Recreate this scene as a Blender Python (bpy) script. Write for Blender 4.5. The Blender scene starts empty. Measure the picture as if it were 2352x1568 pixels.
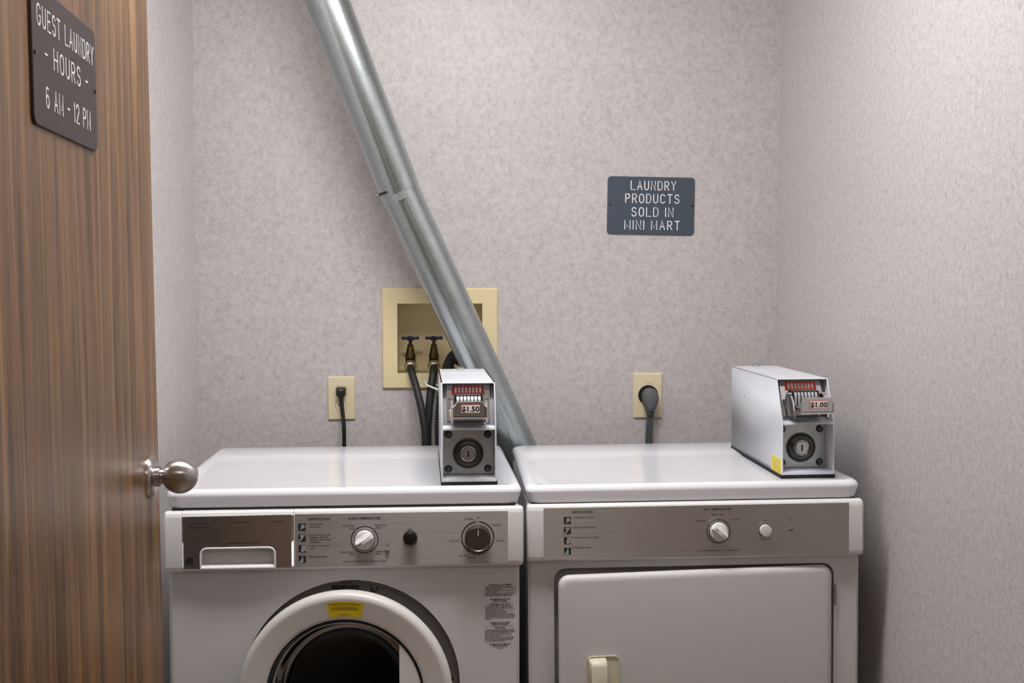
import bpy, bmesh, math, random
from mathutils import Vector, Matrix
from mathutils.geometry import tessellate_polygon
random.seed(7)
PI = math.pi
SC = bpy.context.scene
COL = SC.collection

# ------------------------------------------------------------------ camera, world, exposure
cam = bpy.data.objects.new('camera', bpy.data.cameras.new('camera'))
COL.objects.link(cam)
cam.data.sensor_width = 36.0
cam.data.lens = 39.8
cam.data.clip_start = 0.02
cam.location = (0, 0, 1.32)
cam.rotation_euler = (PI/2 - math.atan(125/2600), 0, -math.atan(166/2600))
SC.camera = cam
w = bpy.data.worlds.new('World'); SC.world = w; w.use_nodes = True
w.node_tree.nodes['Background'].inputs[0].default_value = (0.5, 0.5, 0.5, 1)
w.node_tree.nodes['Background'].inputs[1].default_value = 0.05
SC.view_settings.view_transform = 'Standard'
SC.view_settings.look = 'None'
SC.view_settings.exposure = 0.0
SC.view_settings.gamma = 1.0
SC.view_settings.use_curve_mapping = False
SC.cycles.max_bounces = 8
SC.cycles.diffuse_bounces = 5
SC.cycles.glossy_bounces = 4
ROOM_LIGHT = 42.0      # radiance of the fixture above the machines
HALL_LIGHT = 8.0

# ------------------------------------------------------------------ materials
def lin(c):
    c = c/255.0
    return c/12.92 if c <= 0.04045 else ((c+0.055)/1.055)**2.4
def rgb(r, g, b): return (lin(r), lin(g), lin(b), 1)

def new_mat(name):
    m = bpy.data.materials.new(name); m.use_nodes = True
    return m, m.node_tree, m.node_tree.nodes['Principled BSDF']

def mat(name, col, rough=0.5, metal=0.0, coat=0.0, noise=0.0, nscale=60, stretch=(1, 1, 1), bump=0.0, bscale=400, rvar=0.0, spec=0.5):
    m, nt, b = new_mat(name)
    b.inputs['Base Color'].default_value = col
    b.inputs['Roughness'].default_value = rough
    b.inputs['Metallic'].default_value = metal
    b.inputs['Specular IOR Level'].default_value = spec
    b.inputs['Coat Weight'].default_value = coat
    b.inputs['Coat Roughness'].default_value = 0.08
    if noise or bump or rvar:
        tc = nt.nodes.new('ShaderNodeTexCoord'); mp = nt.nodes.new('ShaderNodeMapping')
        mp.inputs['Scale'].default_value = stretch
        nt.links.new(tc.outputs['Object'], mp.inputs[0])
    if noise or rvar:
        n = nt.nodes.new('ShaderNodeTexNoise'); n.inputs['Scale'].default_value = nscale
        n.inputs['Detail'].default_value = 5
        nt.links.new(mp.outputs[0], n.inputs['Vector'])
        r = nt.nodes.new('ShaderNodeValToRGB')
        r.color_ramp.elements[0].position = 0.3; r.color_ramp.elements[1].position = 0.7
        k0, k1 = 1-noise, 1+noise
        r.color_ramp.elements[0].color = (min(col[0]*k0, 1), min(col[1]*k0, 1), min(col[2]*k0, 1), 1)
        r.color_ramp.elements[1].color = (min(col[0]*k1, 1), min(col[1]*k1, 1), min(col[2]*k1, 1), 1)
        nt.links.new(n.outputs[0], r.inputs[0]); nt.links.new(r.outputs[0], b.inputs['Base Color'])
        if rvar:
            mr = nt.nodes.new('ShaderNodeMapRange')
            mr.inputs[3].default_value = max(rough-rvar, 0.02); mr.inputs[4].default_value = rough+rvar
            nt.links.new(n.outputs[0], mr.inputs[0]); nt.links.new(mr.outputs[0], b.inputs['Roughness'])
    if bump:
        n2 = nt.nodes.new('ShaderNodeTexNoise'); n2.inputs['Scale'].default_value = bscale
        n2.inputs['Detail'].default_value = 3
        nt.links.new(mp.outputs[0], n2.inputs['Vector'])
        bp = nt.nodes.new('ShaderNodeBump'); bp.inputs['Strength'].default_value = bump
        bp.inputs['Distance'].default_value = 0.002
        nt.links.new(n2.outputs[0], bp.inputs['Height']); nt.links.new(bp.outputs[0], b.inputs['Normal'])
    return m

def brush(m, k=0.85, axis=2):
    nt = m.node_tree; b = nt.nodes['Principled BSDF']
    c = nt.nodes.new('ShaderNodeCombineXYZ'); c.inputs[axis].default_value = 1.0
    nt.links.new(c.outputs[0], b.inputs['Tangent']); b.inputs['Anisotropic'].default_value = k
    return m

def wallpaper_mat():
    m, nt, b = new_mat('wallpaper')
    N = nt.nodes; L = nt.links
    tc = N.new('ShaderNodeTexCoord')
    mp = N.new('ShaderNodeMapping'); mp.inputs['Scale'].default_value = (1, 1, 0.85); L.new(tc.outputs['Object'], mp.inputs[0])
    n1 = N.new('ShaderNodeTexNoise'); n1.inputs['Scale'].default_value = 430; n1.inputs['Detail'].default_value = 4; n1.inputs['Roughness'].default_value = 0.7
    n2 = N.new('ShaderNodeTexNoise'); n2.inputs['Scale'].default_value = 85; n2.inputs['Detail'].default_value = 3
    mp3 = N.new('ShaderNodeMapping'); mp3.inputs['Scale'].default_value = (1, 1, 0.5); L.new(tc.outputs['Object'], mp3.inputs[0])
    n3 = N.new('ShaderNodeTexNoise'); n3.inputs['Scale'].default_value = 430; n3.inputs['Detail'].default_value = 2
    L.new(mp.outputs[0], n1.inputs['Vector']); L.new(mp.outputs[0], n2.inputs['Vector']); L.new(mp3.outputs[0], n3.inputs['Vector'])
    def mth(op, a, bb):
        k = N.new('ShaderNodeMath'); k.operation = op
        for i, v in enumerate((a, bb)):
            if isinstance(v, (int, float)): k.inputs[i].default_value = v
            else: L.new(v, k.inputs[i])
        return k.outputs[0]
    s = mth('ADD', mth('MULTIPLY', n1.outputs[0], 0.49), mth('MULTIPLY', n2.outputs[0], 0.25))
    s = mth('ADD', s, mth('MULTIPLY', n3.outputs[0], 0.26))
    r = N.new('ShaderNodeValToRGB'); e = r.color_ramp.elements
    e[0].position = 0.36; e[0].color = rgb(136, 130, 127)
    e[1].position = 0.66; e[1].color = rgb(207, 203, 202)
    x = e.new(0.44); x.color = rgb(174, 168, 166)
    x = e.new(0.52); x.color = rgb(188, 183, 182)
    L.new(s, r.inputs[0]); L.new(r.outputs[0], b.inputs['Base Color'])
    bp = N.new('ShaderNodeBump'); bp.inputs['Strength'].default_value = 0.22; bp.inputs['Distance'].default_value = 0.0015
    L.new(s, bp.inputs['Height']); L.new(bp.outputs[0], b.inputs['Normal'])
    b.inputs['Roughness'].default_value = 0.42
    b.inputs['Specular IOR Level'].default_value = 0.6
    b.inputs['Sheen Weight'].default_value = 0.3
    b.inputs['Sheen Roughness'].default_value = 0.4
    return m

def wood_mat():
    m, nt, b = new_mat('door_veneer')
    N = nt.nodes; L = nt.links
    tc = N.new('ShaderNodeTexCoord')
    def noise(sc, strz, det=4, dist=0.0):
        mp = N.new('ShaderNodeMapping'); mp.inputs['Scale'].default_value = (1, 1, strz)
        L.new(tc.outputs['Object'], mp.inputs[0])
        n = N.new('ShaderNodeTexNoise'); n.inputs['Scale'].default_value = sc
        n.inputs['Detail'].default_value = det; n.inputs['Distortion'].default_value = dist
        L.new(mp.outputs[0], n.inputs['Vector']); return n.outputs[0]
    a = noise(34, 0.045, 6, 0.9); c = noise(170, 0.022, 4, 0.3); d = noise(620, 0.02, 2)
    def mth(op, p, q):
        k = N.new('ShaderNodeMath'); k.operation = op
        for i, v in enumerate((p, q)):
            if isinstance(v, (int, float)): k.inputs[i].default_value = v
            else: L.new(v, k.inputs[i])
        return k.outputs[0]
    s = mth('ADD', mth('ADD', mth('MULTIPLY', a, 0.5), mth('MULTIPLY', c, 0.32)), mth('MULTIPLY', d, 0.18))
    r = N.new('ShaderNodeValToRGB'); e = r.color_ramp.elements
    e[0].position = 0.36; e[0].color = rgb(64, 43, 26)
    e[1].position = 0.64; e[1].color = rgb(154, 118, 80)
    x = e.new(0.47); x.color = rgb(106, 76, 48)
    x = e.new(0.54); x.color = rgb(128, 94, 61)
    L.new(s, r.inputs[0]); L.new(r.outputs[0], b.inputs['Base Color'])
    bp = N.new('ShaderNodeBump'); bp.inputs['Strength'].default_value = 0.12; bp.inputs['Distance'].default_value = 0.001
    L.new(s, bp.inputs['Height']); L.new(bp.outputs[0], b.inputs['Normal'])
    b.inputs['Roughness'].default_value = 0.34
    return m

def galv_mat():
    m, nt, b = new_mat('galvanised_steel')
    N = nt.nodes; L = nt.links
    tc = N.new('ShaderNodeTexCoord')
    v = N.new('ShaderNodeTexVoronoi'); v.inputs['Scale'].default_value = 240
    n = N.new('ShaderNodeTexNoise'); n.inputs['Scale'].default_value = 30; n.inputs['Detail'].default_value = 5
    L.new(tc.outputs['Object'], v.inputs['Vector']); L.new(tc.outputs['Object'], n.inputs['Vector'])
    mx = N.new('ShaderNodeMix'); mx.data_type = 'FLOAT'; mx.inputs[0].default_value = 0.55
    L.new(v.outputs['Color'], mx.inputs[2]); L.new(n.outputs[0], mx.inputs[3])
    r = N.new('ShaderNodeValToRGB'); e = r.color_ramp.elements
    e[0].position = 0.25; e[0].color = rgb(178, 188, 190); e[1].position = 0.75; e[1].color = rgb(194, 202, 204)
    L.new(mx.outputs[0], r.inputs[0]); L.new(r.outputs[0], b.inputs['Base Color'])
    mr = N.new('ShaderNodeMapRange'); mr.inputs[3].default_value = 0.27; mr.inputs[4].default_value = 0.33
    L.new(mx.outputs[0], mr.inputs[0]); L.new(mr.outputs[0], b.inputs['Roughness'])
    b.inputs['Metallic'].default_value = 1.0
    return m

def emit_mat(name, col, s):
    m, nt, b = new_mat(name)
    b.inputs['Base Color'].default_value = (0.8, 0.8, 0.8, 1)
    b.inputs['Emission Color'].default_value = col
    b.inputs['Emission Strength'].default_value = s
    return m

def glass_mat():
    m = bpy.data.materials.new('porthole_glass'); m.use_nodes = True
    nt = m.node_tree; nt.nodes.clear()
    out = nt.nodes.new('ShaderNodeOutputMaterial'); mx = nt.nodes.new('ShaderNodeMixShader')
    t = nt.nodes.new('ShaderNodeBsdfTransparent'); g = nt.nodes.new('ShaderNodeBsdfGlossy')
    t.inputs[0].default_value = (0.42, 0.46, 0.46, 1); g.inputs['Roughness'].default_value = 0.06
    f = nt.nodes.new('ShaderNodeFresnel'); f.inputs[0].default_value = 1.3
    nt.links.new(f.outputs[0], mx.inputs[0]); nt.links.new(t.outputs[0], mx.inputs[1]); nt.links.new(g.outputs[0], mx.inputs[2])
    nt.links.new(mx.outputs[0], out.inputs[0])
    return m

M = dict(
    wall=wallpaper_mat(), wood=wood_mat(), galv=galv_mat(), glass=glass_mat(),
    ceil=mat('ceiling_paint', rgb(225, 222, 216), 0.8, bump=0.2, bscale=150),
    hall=mat('hall_paint', rgb(176, 166, 156), 0.7, noise=0.05, nscale=120),
    floor=mat('vinyl_floor', rgb(140, 122, 104), 0.45, noise=0.12, nscale=30),
    enamel=mat('white_enamel', rgb(224, 224, 230), 0.07, coat=0.0, noise=0.012, nscale=20),
    body=mat('white_cabinet_paint', rgb(200, 198, 199), 0.42, bump=0.06, bscale=900),
    plastic=mat('white_plastic', rgb(217, 216, 215), 0.38),
    ring=mat('grey_white_plastic', rgb(205, 202, 198), 0.36),
    recess=mat('grey_recess_paint', rgb(150, 147, 145), 0.5),
    dialgrey=mat('dial_grey', rgb(120, 115, 106), 0.32, 1.0),
    brushed=brush(mat('brushed_steel', rgb(175, 170, 166), 0.40, 1.0, noise=0.10, nscale=260, stretch=(0.05, 1, 6), rvar=0.05)),
    drawer=brush(mat('drawer_steel', rgb(172, 160, 150), 0.34, 1.0, noise=0.10, nscale=260, stretch=(0.05, 1, 6), rvar=0.05), 0.7),  # slightly browner and smoother than the brushed steel
    black=mat('black_plastic', rgb(18, 18, 18), 0.35),
    ink=mat('black_ink', rgb(30, 27, 26), 0.6),
    inkgrey=mat('faded_ink', rgb(62, 56, 52), 0.6),
    rubber=mat('black_rubber', rgb(26, 25, 25), 0.6, bump=0.1),
    gasket=mat('dark_gasket', rgb(14, 14, 15), 0.5),
    drum=mat('drum_steel', rgb(70, 70, 70), 0.4, 1.0),
    darkgap=mat('dark_gap', rgb(22, 21, 21), 0.8),
    almond=mat('almond_plastic', rgb(216, 200, 158), 0.45),
    almond2=mat('almond_outlet_plastic', rgb(214, 201, 168), 0.4),
    brass=mat('aged_brass', rgb(84, 70, 44), 0.45, 1.0, noise=0.25, nscale=90),
    nickel=brush(mat('satin_nickel', rgb(196, 192, 190), 0.30, 1.0, noise=0.05, nscale=300, stretch=(6, 1, 1)), 0.8, 0),
    chrome=mat('chrome', rgb(214, 214, 216), 0.10, 1.0),
    lockplate=mat('zinc_plate', rgb(198, 202, 203), 0.42, 1.0, noise=0.12, nscale=70),
    lockdark=mat('dark_zinc', rgb(104, 104, 102), 0.32, 1.0),
    coupling=mat('brass_coupling', rgb(205, 196, 168), 0.4, 1.0),
    screw=mat('screw_steel', rgb(150, 146, 138), 0.35, 1.0),
    casegrey=mat('meter_case_paint', rgb(212, 214, 222), 0.34, noise=0.015, nscale=40),
    meterplate=mat('meter_inner_plate', rgb(150, 153, 160), 0.3, 0.7),
    blue=mat('blue_valve_handle', rgb(24, 30, 84), 0.4),
    greyplug=mat('grey_plug', rgb(88, 90, 92), 0.55),
    greycord=mat('grey_cord', rgb(70, 72, 72), 0.5),
    red=mat('red_label', rgb(186, 32, 30), 0.45),
    orange=mat('orange_red_label', rgb(216, 58, 34), 0.45),
    white=mat('label_white', rgb(232, 229, 224), 0.5),
    yellow=mat('yellow_sticker', rgb(224, 196, 30), 0.5),
    paleyellow=mat('pale_yellow_sticker', rgb(238, 220, 92), 0.5),
    signblue=mat('slate_blue_sign', rgb(62, 72, 84), 0.42, noise=0.05, nscale=400, stretch=(0.1, 1, 3)),
    signbrown=mat('dark_brown_sign', rgb(54, 45, 43), 0.45, noise=0.05, nscale=400, stretch=(1, 0.1, 3)),
    letter=mat('engraved_white', rgb(232, 230, 232), 0.5),
    pict=mat('pictogram_grey', rgb(150, 160, 162), 0.5),
    amber=mat('indicator_lens', rgb(120, 112, 100), 0.2),
    handle=mat('almond_handle', rgb(206, 200, 176), 0.36),
    zip=mat('white_nylon', rgb(220, 222, 222), 0.4),
)

# ------------------------------------------------------------------ mesh helpers
def link(o, parent=None):
    COL.objects.link(o)
    if parent is not None: o.parent = parent
    return o

def finish(name, bm, m, parent=None, sharp=0.6, recalc=True):
    bmesh.ops.remove_doubles(bm, verts=bm.verts, dist=1e-6)
    if recalc: bmesh.ops.recalc_face_normals(bm, faces=bm.faces)
    for f in bm.faces: f.smooth = True
    for e in bm.edges:
        if len(e.link_faces) == 2 and e.calc_face_angle(0) > sharp: e.smooth = False
    me = bpy.data.meshes.new(name); bm.to_mesh(me); bm.free()
    for k in (m if isinstance(m, (list, tuple)) else [m]): me.materials.append(k)
    return link(bpy.data.objects.new(name, me), parent)

def tag(o, label=None, cat=None, group=None, kind=None):
    if label: o['label'] = label
    if cat: o['category'] = cat
    if group: o['group'] = group
    if kind: o['kind'] = kind
    return o

def thing(name, label, cat, mw=None, group=None):
    o = bpy.data.objects.new(name, None); o.empty_display_size = 0.05
    COL.objects.link(o)
    if mw is not None: o.matrix_world = mw
    return tag(o, label, cat, group)

def NB(): return bmesh.new()

def box(bm, x0, x1, y0, y1, z0, z1, bev=0.0, seg=2, mi=0):
    t = bmesh.new(); bmesh.ops.create_cube(t, size=1)
    for v in t.verts:
        v.co = Vector(((x0+x1)/2+v.co.x*(x1-x0), (y0+y1)/2+v.co.y*(y1-y0), (z0+z1)/2+v.co.z*(z1-z0)))
    if bev: bmesh.ops.bevel(t, geom=list(t.edges), offset=bev, segments=seg, profile=0.5, affect='EDGES')
    for f in t.faces: f.material_index = mi
    me = bpy.data.meshes.new('tmp'); t.to_mesh(me); t.free()
    bm.from_mesh(me); bpy.data.meshes.remove(me)

def face(bm, pts, mi=0):
    vs = [bm.verts.new(p) for p in pts]
    try:
        f = bm.faces.new(vs); f.material_index = mi
    except ValueError: pass

def loft(bm, rings, cap0=True, cap1=True, closed=True, mi=0):
    R = [[bm.verts.new(p) for p in r] for r in rings]
    n = len(R[0])
    for a, b in zip(R[:-1], R[1:]):
        for i in range(n if closed else n-1):
            j = (i+1) % n
            f = bm.faces.new((a[i], a[j], b[j], b[i])); f.material_index = mi
    if cap0: bm.faces.new(R[0]).material_index = mi
    if cap1: bm.faces.new(R[-1]).material_index = mi

def rrect(x0, x1, y0, y1, r, n=6):
    if not isinstance(r, (tuple, list)): r = (r, r, r, r)   # corners: x0y0, x1y0, x1y1, x0y1
    out = []
    for (cx, cy, a0, rr) in ((x0+r[0], y0+r[0], PI, r[0]), (x1-r[1], y0+r[1], 1.5*PI, r[1]), (x1-r[2], y1-r[2], 0, r[2]), (x0+r[3], y1-r[3], PI/2, r[3])):
        for k in range(n+1):
            a = a0 + PI/2*k/n
            out.append((cx+rr*math.cos(a), cy+rr*math.sin(a)))
    return out

def circle(cx, cy, r, n=48, a0=0, a1=2*PI):
    full = abs(a1-a0-2*PI) < 1e-6
    return [(cx+r*math.cos(a0+(a1-a0)*k/(n if full else n-1)), cy+r*math.sin(a0+(a1-a0)*k/(n if full else n-1))) for k in range(n)]

def XZ(u, z, y): return (u, y, z)

def plate(bm, outer, holes, y0, y1, mp=XZ, front=None, hole_wall=True, back=True, cham=0.0, mi=0):
    """sheet in the u/z plane, front at y0, back at y1, with holes; 'front' = a smaller outline for a chamfered front edge"""
    fo = front if front else outer
    loops = [fo]+holes
    flat = [p for l in loops for p in l]
    tri = tessellate_polygon([[Vector((p[0], p[1], 0)) for p in l] for l in loops])
    vs = [bm.verts.new(mp(p[0], p[1], y0)) for p in flat]
    for t in tri:
        try: bm.faces.new([vs[i] for i in t]).material_index = mi
        except ValueError: pass
    if back:
        loops2 = [outer]+holes
        flat2 = [p for l in loops2 for p in l]
        tri2 = tessellate_polygon([[Vector((p[0], p[1], 0)) for p in l] for l in loops2])
        vb = [bm.verts.new(mp(p[0], p[1], y1)) for p in flat2]
        for t in tri2:
            try: bm.faces.new([vb[i] for i in t][::-1]).material_index = mi
            except ValueError: pass
    rings = []
    if front:
        rings.append([mp(p[0], p[1], y0) for p in front])
        rings.append([mp(p[0], p[1], y0+(cham if y1 > y0 else -cham)) for p in outer])
    else: rings.append([mp(p[0], p[1], y0) for p in outer])
    rings.append([mp(p[0], p[1], y1) for p in outer])
    loft(bm, rings, False, False, mi=mi)
    if hole_wall:
        for h in holes: loft(bm, [[mp(p[0], p[1], y0) for p in h], [mp(p[0], p[1], y1) for p in h]], False, False, mi=mi)

def basis(axis):
    a = Vector(axis).normalized()
    t = Vector((0, 0, 1)) if abs(a.z) < 0.9 else Vector((1, 0, 0))
    u = t.cross(a).normalized(); v = a.cross(u)
    return a, u, v

def lathe(bm, prof, org, axis, seg=32, cap0=True, cap1=True, mi=0):
    a, u, v = basis(axis); o = Vector(org)
    rings = []
    for r, h in prof:
        r = max(r, 1e-4)
        rings.append([o+a*h+(u*math.cos(2*PI*k/seg)+v*math.sin(2*PI*k/seg))*r for k in range(seg)])
    loft(bm, rings, cap0, cap1, mi=mi)

def tube(bm, pts, r, seg=8, caps=True, flat=None, mi=0):
    """sweep; r may be a list; flat = (axis, factor) squeezes the section along an axis"""
    P = [Vector(p) for p in pts]; n = len(P)
    rs = r if isinstance(r, (list, tuple)) else [r]*n
    T = []
    for i in range(n):
        d = P[min(i+1, n-1)]-P[max(i-1, 0)]
        T.append(d.normalized())
    _, u, v = basis(T[0])
    rings = []
    for i in range(n):
        if i:
            ax = T[i-1].cross(T[i])
            if ax.length > 1e-7:
                R = Matrix.Rotation(T[i-1].angle(T[i]), 3, ax.normalized()); u = R@u; v = R@v
        ring = []
        for k in range(seg):
            a = 2*PI*k/seg
            d = (u*math.cos(a)+v*math.sin(a))*rs[i]
            if flat:
                f = Vector(flat[0]); d = d-f*(d.dot(f))*(1-flat[1])
            ring.append(P[i]+d)
        rings.append(ring)
    loft(bm, rings, caps, caps, mi=mi)

def smooth_path(pts, k=8):
    P = [Vector(p) for p in pts]
    P = [P[0]*2-P[1]]+P+[P[-1]*2-P[-2]]
    out = []
    for i in range(1, len(P)-2):
        for j in range(k):
            t = j/k; a, b, c, d = P[i-1], P[i], P[i+1], P[i+2]
            out.append(0.5*((2*b)+(c-a)*t+(2*a-5*b+4*c-d)*t*t+(3*b-a-3*c+d)*t**3))
    out.append(P[-2]); return out

def annulus(bm, cu, cz, r0, r1, y, a0=0, a1=2*PI, n=48, mi=0):
    for k in range(n):
        p, q = a0+(a1-a0)*k/n, a0+(a1-a0)*(k+1)/n
        face(bm, [(cu+r0*math.cos(p), y, cz+r0*math.sin(p)), (cu+r1*math.cos(p), y, cz+r1*math.sin(p)), (cu+r1*math.cos(q), y, cz+r1*math.sin(q)), (cu+r0*math.cos(q), y, cz+r0*math.sin(q))], mi)

FONT_CACHE = {}
def text_into(bm, s, u, z, h, y, align='L', bold=0.0, xs=1.0, rot=0.0):
    """flat lettering facing -y, cap height h, centred on z"""
    cu = bpy.data.curves.new('t', 'FONT'); cu.body = s; cu.size = 1.0
    cu.resolution_u = 2; cu.offset = bold
    cu.align_x = {'L': 'LEFT', 'C': 'CENTER', 'R': 'RIGHT'}[align]
    o = bpy.data.objects.new('t', cu)
    me = o.to_mesh()
    k = h/0.70
    mp = []
    c, si = math.cos(rot), math.sin(rot)
    for v in me.vertices:
        a, b = v.co.x*k*xs, (v.co.y-0.35)*k
        mp.append(bm.verts.new((u+a*c-b*si, y, z+a*si+b*c)))
    for p in me.polygons:
        try: bm.faces.new([mp[i] for i in p.vertices])
        except ValueError: pass
    o.to_mesh_clear(); bpy.data.objects.remove(o); bpy.data.curves.remove(cu)

# single-stroke engraver's alphabet, unit height
def arc(cx, cy, rx, ry, d0, d1, n=9):
    return [(cx+rx*math.cos(math.radians(d0+(d1-d0)*k/(n-1))), cy+ry*math.sin(math.radians(d0+(d1-d0)*k/(n-1)))) for k in range(n)]
GL = {
 'A': (.62, [[(0, 0), (.31, 1), (.62, 0)], [(.11, .34), (.51, .34)]]),
 'C': (.58, [arc(.3, .7, .29, .3, 25, 180)+arc(.3, .3, .29, .3, 180, 335)]),
 'D': (.58, [[(0, 0), (0, 1), (.26, 1)]+arc(.26, .68, .32, .32, 90, 0)+arc(.26, .32, .32, .32, 0, -90)+[(0, 0)]]),
 'E': (.52, [[(.52, 1), (0, 1), (0, 0), (.52, 0)], [(0, .52), (.42, .52)]]),
 'G': (.6, [arc(.3, .7, .3, .3, 25, 180)+arc(.3, .3, .3, .3, 180, 360)+[(.6, .45), (.36, .45)]]),
 'H': (.58, [[(0, 0), (0, 1)], [(.58, 0), (.58, 1)], [(0, .52), (.58, .52)]]),
 'I': (.0, [[(0, 0), (0, 1)]]),
 'L': (.54, [[(0, 1), (0, 0), (.54, 0)]]),
 'M': (.68, [[(0, 0), (0, 1), (.34, .25), (.68, 1), (.68, 0)]]),
 'N': (.58, [[(0, 0), (0, 1), (.58, 0), (.58, 1)]]),
 'O': (.58, [arc(.29, .68, .29, .32, 0, 180)+arc(.29, .32, .29, .32, 180, 360)+[(.58, .68)]]),
 'P': (.54, [[(0, 0), (0, 1), (.28, 1)]+arc(.28, .74, .26, .26, 90, -90)+[(0, .48)]]),
 'R': (.56, [[(0, 0), (0, 1), (.28, 1)]+arc(.28, .74, .26, .26, 90, -90)+[(0, .48)], [(.26, .48), (.56, 0)]]),
 'S': (.56, [arc(.28, .75, .26, .25, 20, 180, 7)+arc(.28, .74, .26, .22, 200, 262, 3)+arc(.28, .26, .28, .26, 80, -20, 6)+arc(.28, .25, .28, .25, -40, -165, 6)]),
 'T': (.6, [[(0, 1), (.6, 1)], [(.3, 1), (.3, 0)]]),
 'U': (.56, [[(0, 1)]+arc(.28, .3, .28, .3, 180, 360)+[(.56, 1)]]),
 'Y': (.6, [[(0, 1), (.3, .5), (.6, 1)], [(.3, .5), (.3, 0)]]),
 '1': (.12, [[(0, .84), (.12, 1), (.12, 0)]]),
 '2': (.54, [arc(.27, .73, .26, .27, 165, -20, 9)+[(.02, 0), (.54, 0)]]),
 '6': (.54, [[(.46, .93)]+arc(.3, .72, .27, .28, 95, 180, 5)+arc(.27, .3, .27, .3, 180, 540, 15)]),
 '-': (.34, [[(0, .5), (.34, .5)]]),
}
GAP, SPC = .40, .62
def stroke_width(s, gap=GAP, space=SPC):
    t = 0
    for i, ch in enumerate(s):
        t += space if ch == ' ' else GL[ch][0]+gap
    return t-gap
def stroke_line(parent, s, u0, u1, z0, h, r, mp):                     # one object per word
    k = (u1-u0)/stroke_width(s); x = 0
    for wd in s.split(' '):
        n = stroke_width(wd)
        b = NB(); stroke_text(b, wd, u0+x*k, u0+(x+n)*k, z0, h, r, mp, k); finish('lettering', b, M['letter'], parent)
        x += n+GAP+SPC
def stroke_text(bm, s, u0, u1, z0, h, r, mp, k=None):
    """fit s between u0 and u1, cap height h from z0, pen radius r; mp(u,z) -> point on the surface, nrm = its normal"""
    f, nrm = mp
    k = k or (u1-u0)/stroke_width(s); x = 0
    for ch in s:
        if ch == ' ': x += SPC; continue
        wd, st = GL[ch]
        for pl in st:
            pts = [f(u0+(x+p[0])*k, z0+p[1]*h) for p in pl]
            tube(bm, pts, r, 8, True, (nrm, 0.3))
            for p in pts: lathe(bm, [(r, -r*.29), (r, r*.29)], p, nrm, 8)
        x += wd+GAP

def frame(loc, th, roll=0.0):
    return Matrix.Translation(loc) @ Matrix.Rotation(th, 4, 'Z') @ Matrix.Rotation(-roll, 4, 'Y')

# ------------------------------------------------------------------ the room
XL, XR, YB, YF, ZC = -0.640, 0.917, 3.030, 0.870, 2.44
HY = -1.25                                       # hall's far wall, behind the camera
def struct(name, bm, m, label, cat): return tag(finish(name, bm, m), label, cat, kind='structure')
bm = NB(); box(bm, -1.7, 2.0, HY-0.1, YB+0.12, -0.06, 0.0); struct('floor', bm, M['floor'], 'tan vinyl floor under the laundry machines', 'floor')
bm = NB(); box(bm, -1.7, 2.0, HY-0.1, YB+0.12, ZC, ZC+0.06); struct('ceiling', bm, M['ceil'], 'off-white ceiling above the laundry closet', 'ceiling')
bm = NB()
hole = [(-0.1130, 1.0905), (0.1140, 1.0905), (0.1140, 1.2765), (-0.1130, 1.2765)]
plate(bm, [(XL-0.1, 0), (XR+0.1, 0), (XR+0.1, ZC), (XL-0.1, ZC)], [hole], YB, YB+0.1)
struct('wall_back', bm, M['wall'], 'mottled beige wallpapered wall behind the machines', 'wall')
bm = NB(); box(bm, XL-0.1, XL, YF, YB, 0, ZC); struct('wall_left', bm, M['wall'], 'mottled beige wallpapered wall behind the wooden door', 'wall')
bm = NB(); box(bm, XR, XR+0.1, YF, YB, 0, ZC); struct('wall_right', bm, M['wall'], 'mottled beige wallpapered wall beside the dryer', 'wall')
bm = NB()
plate(bm, [(-1.7, 0), (-0.415, 0), (-0.415, 2.06), (0.52, 2.06), (0.52, 0), (2.0, 0), (2.0, ZC), (-1.7, ZC)], [], YF-0.12, YF)
struct('wall_front', bm, M['hall'], 'wall with the doorway the camera looks through', 'wall')
bm = NB(); box(bm, -1.7, 2.0, HY-0.1, HY, 0, ZC); struct('wall_hall', bm, M['hall'], 'hallway wall behind the camera', 'wall')
bm = NB(); box(bm, -1.8, -1.7, HY-0.1, YF, 0, ZC); struct('wall_hall_left', bm, M['hall'], 'hallway end wall on the left of the camera', 'wall')
bm = NB(); box(bm, 2.0, 2.1, HY-0.1, YF, 0, ZC); struct('wall_hall_right', bm, M['hall'], 'hallway end wall on the right of the camera', 'wall')

# lights
def ceiling_fixture(name, label, x, y, sx, sy, strength, col):
    t = thing(name, label, 'ceiling light', Matrix.Translation((x, y, ZC)))
    b = NB(); box(b, -sx/2-0.02, sx/2+0.02, -sy/2-0.02, sy/2+0.02, -0.045, 0, 0.006); finish('housing', b, M['plastic'], t)
    b = NB(); box(b, -sx/2, sx/2, -sy/2, sy/2, -0.075, -0.044, 0.02, 3)
    finish('diffuser', b, emit_mat(name+'_diffuser', col, strength), t)
ceiling_fixture('ceiling_light', 'white rectangular ceiling light above the machines', 0.03, 1.86, 0.90, 0.24, ROOM_LIGHT, (1.0, 0.99, 0.985, 1))
ceiling_fixture('hall_light', 'white ceiling light in the hallway behind the camera', 0.2, -0.35, 0.9, 0.3, HALL_LIGHT, (1.0, 0.975, 0.95, 1))

# ------------------------------------------------------------------ open door on the left
DT = math.radians(2.44)
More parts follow.
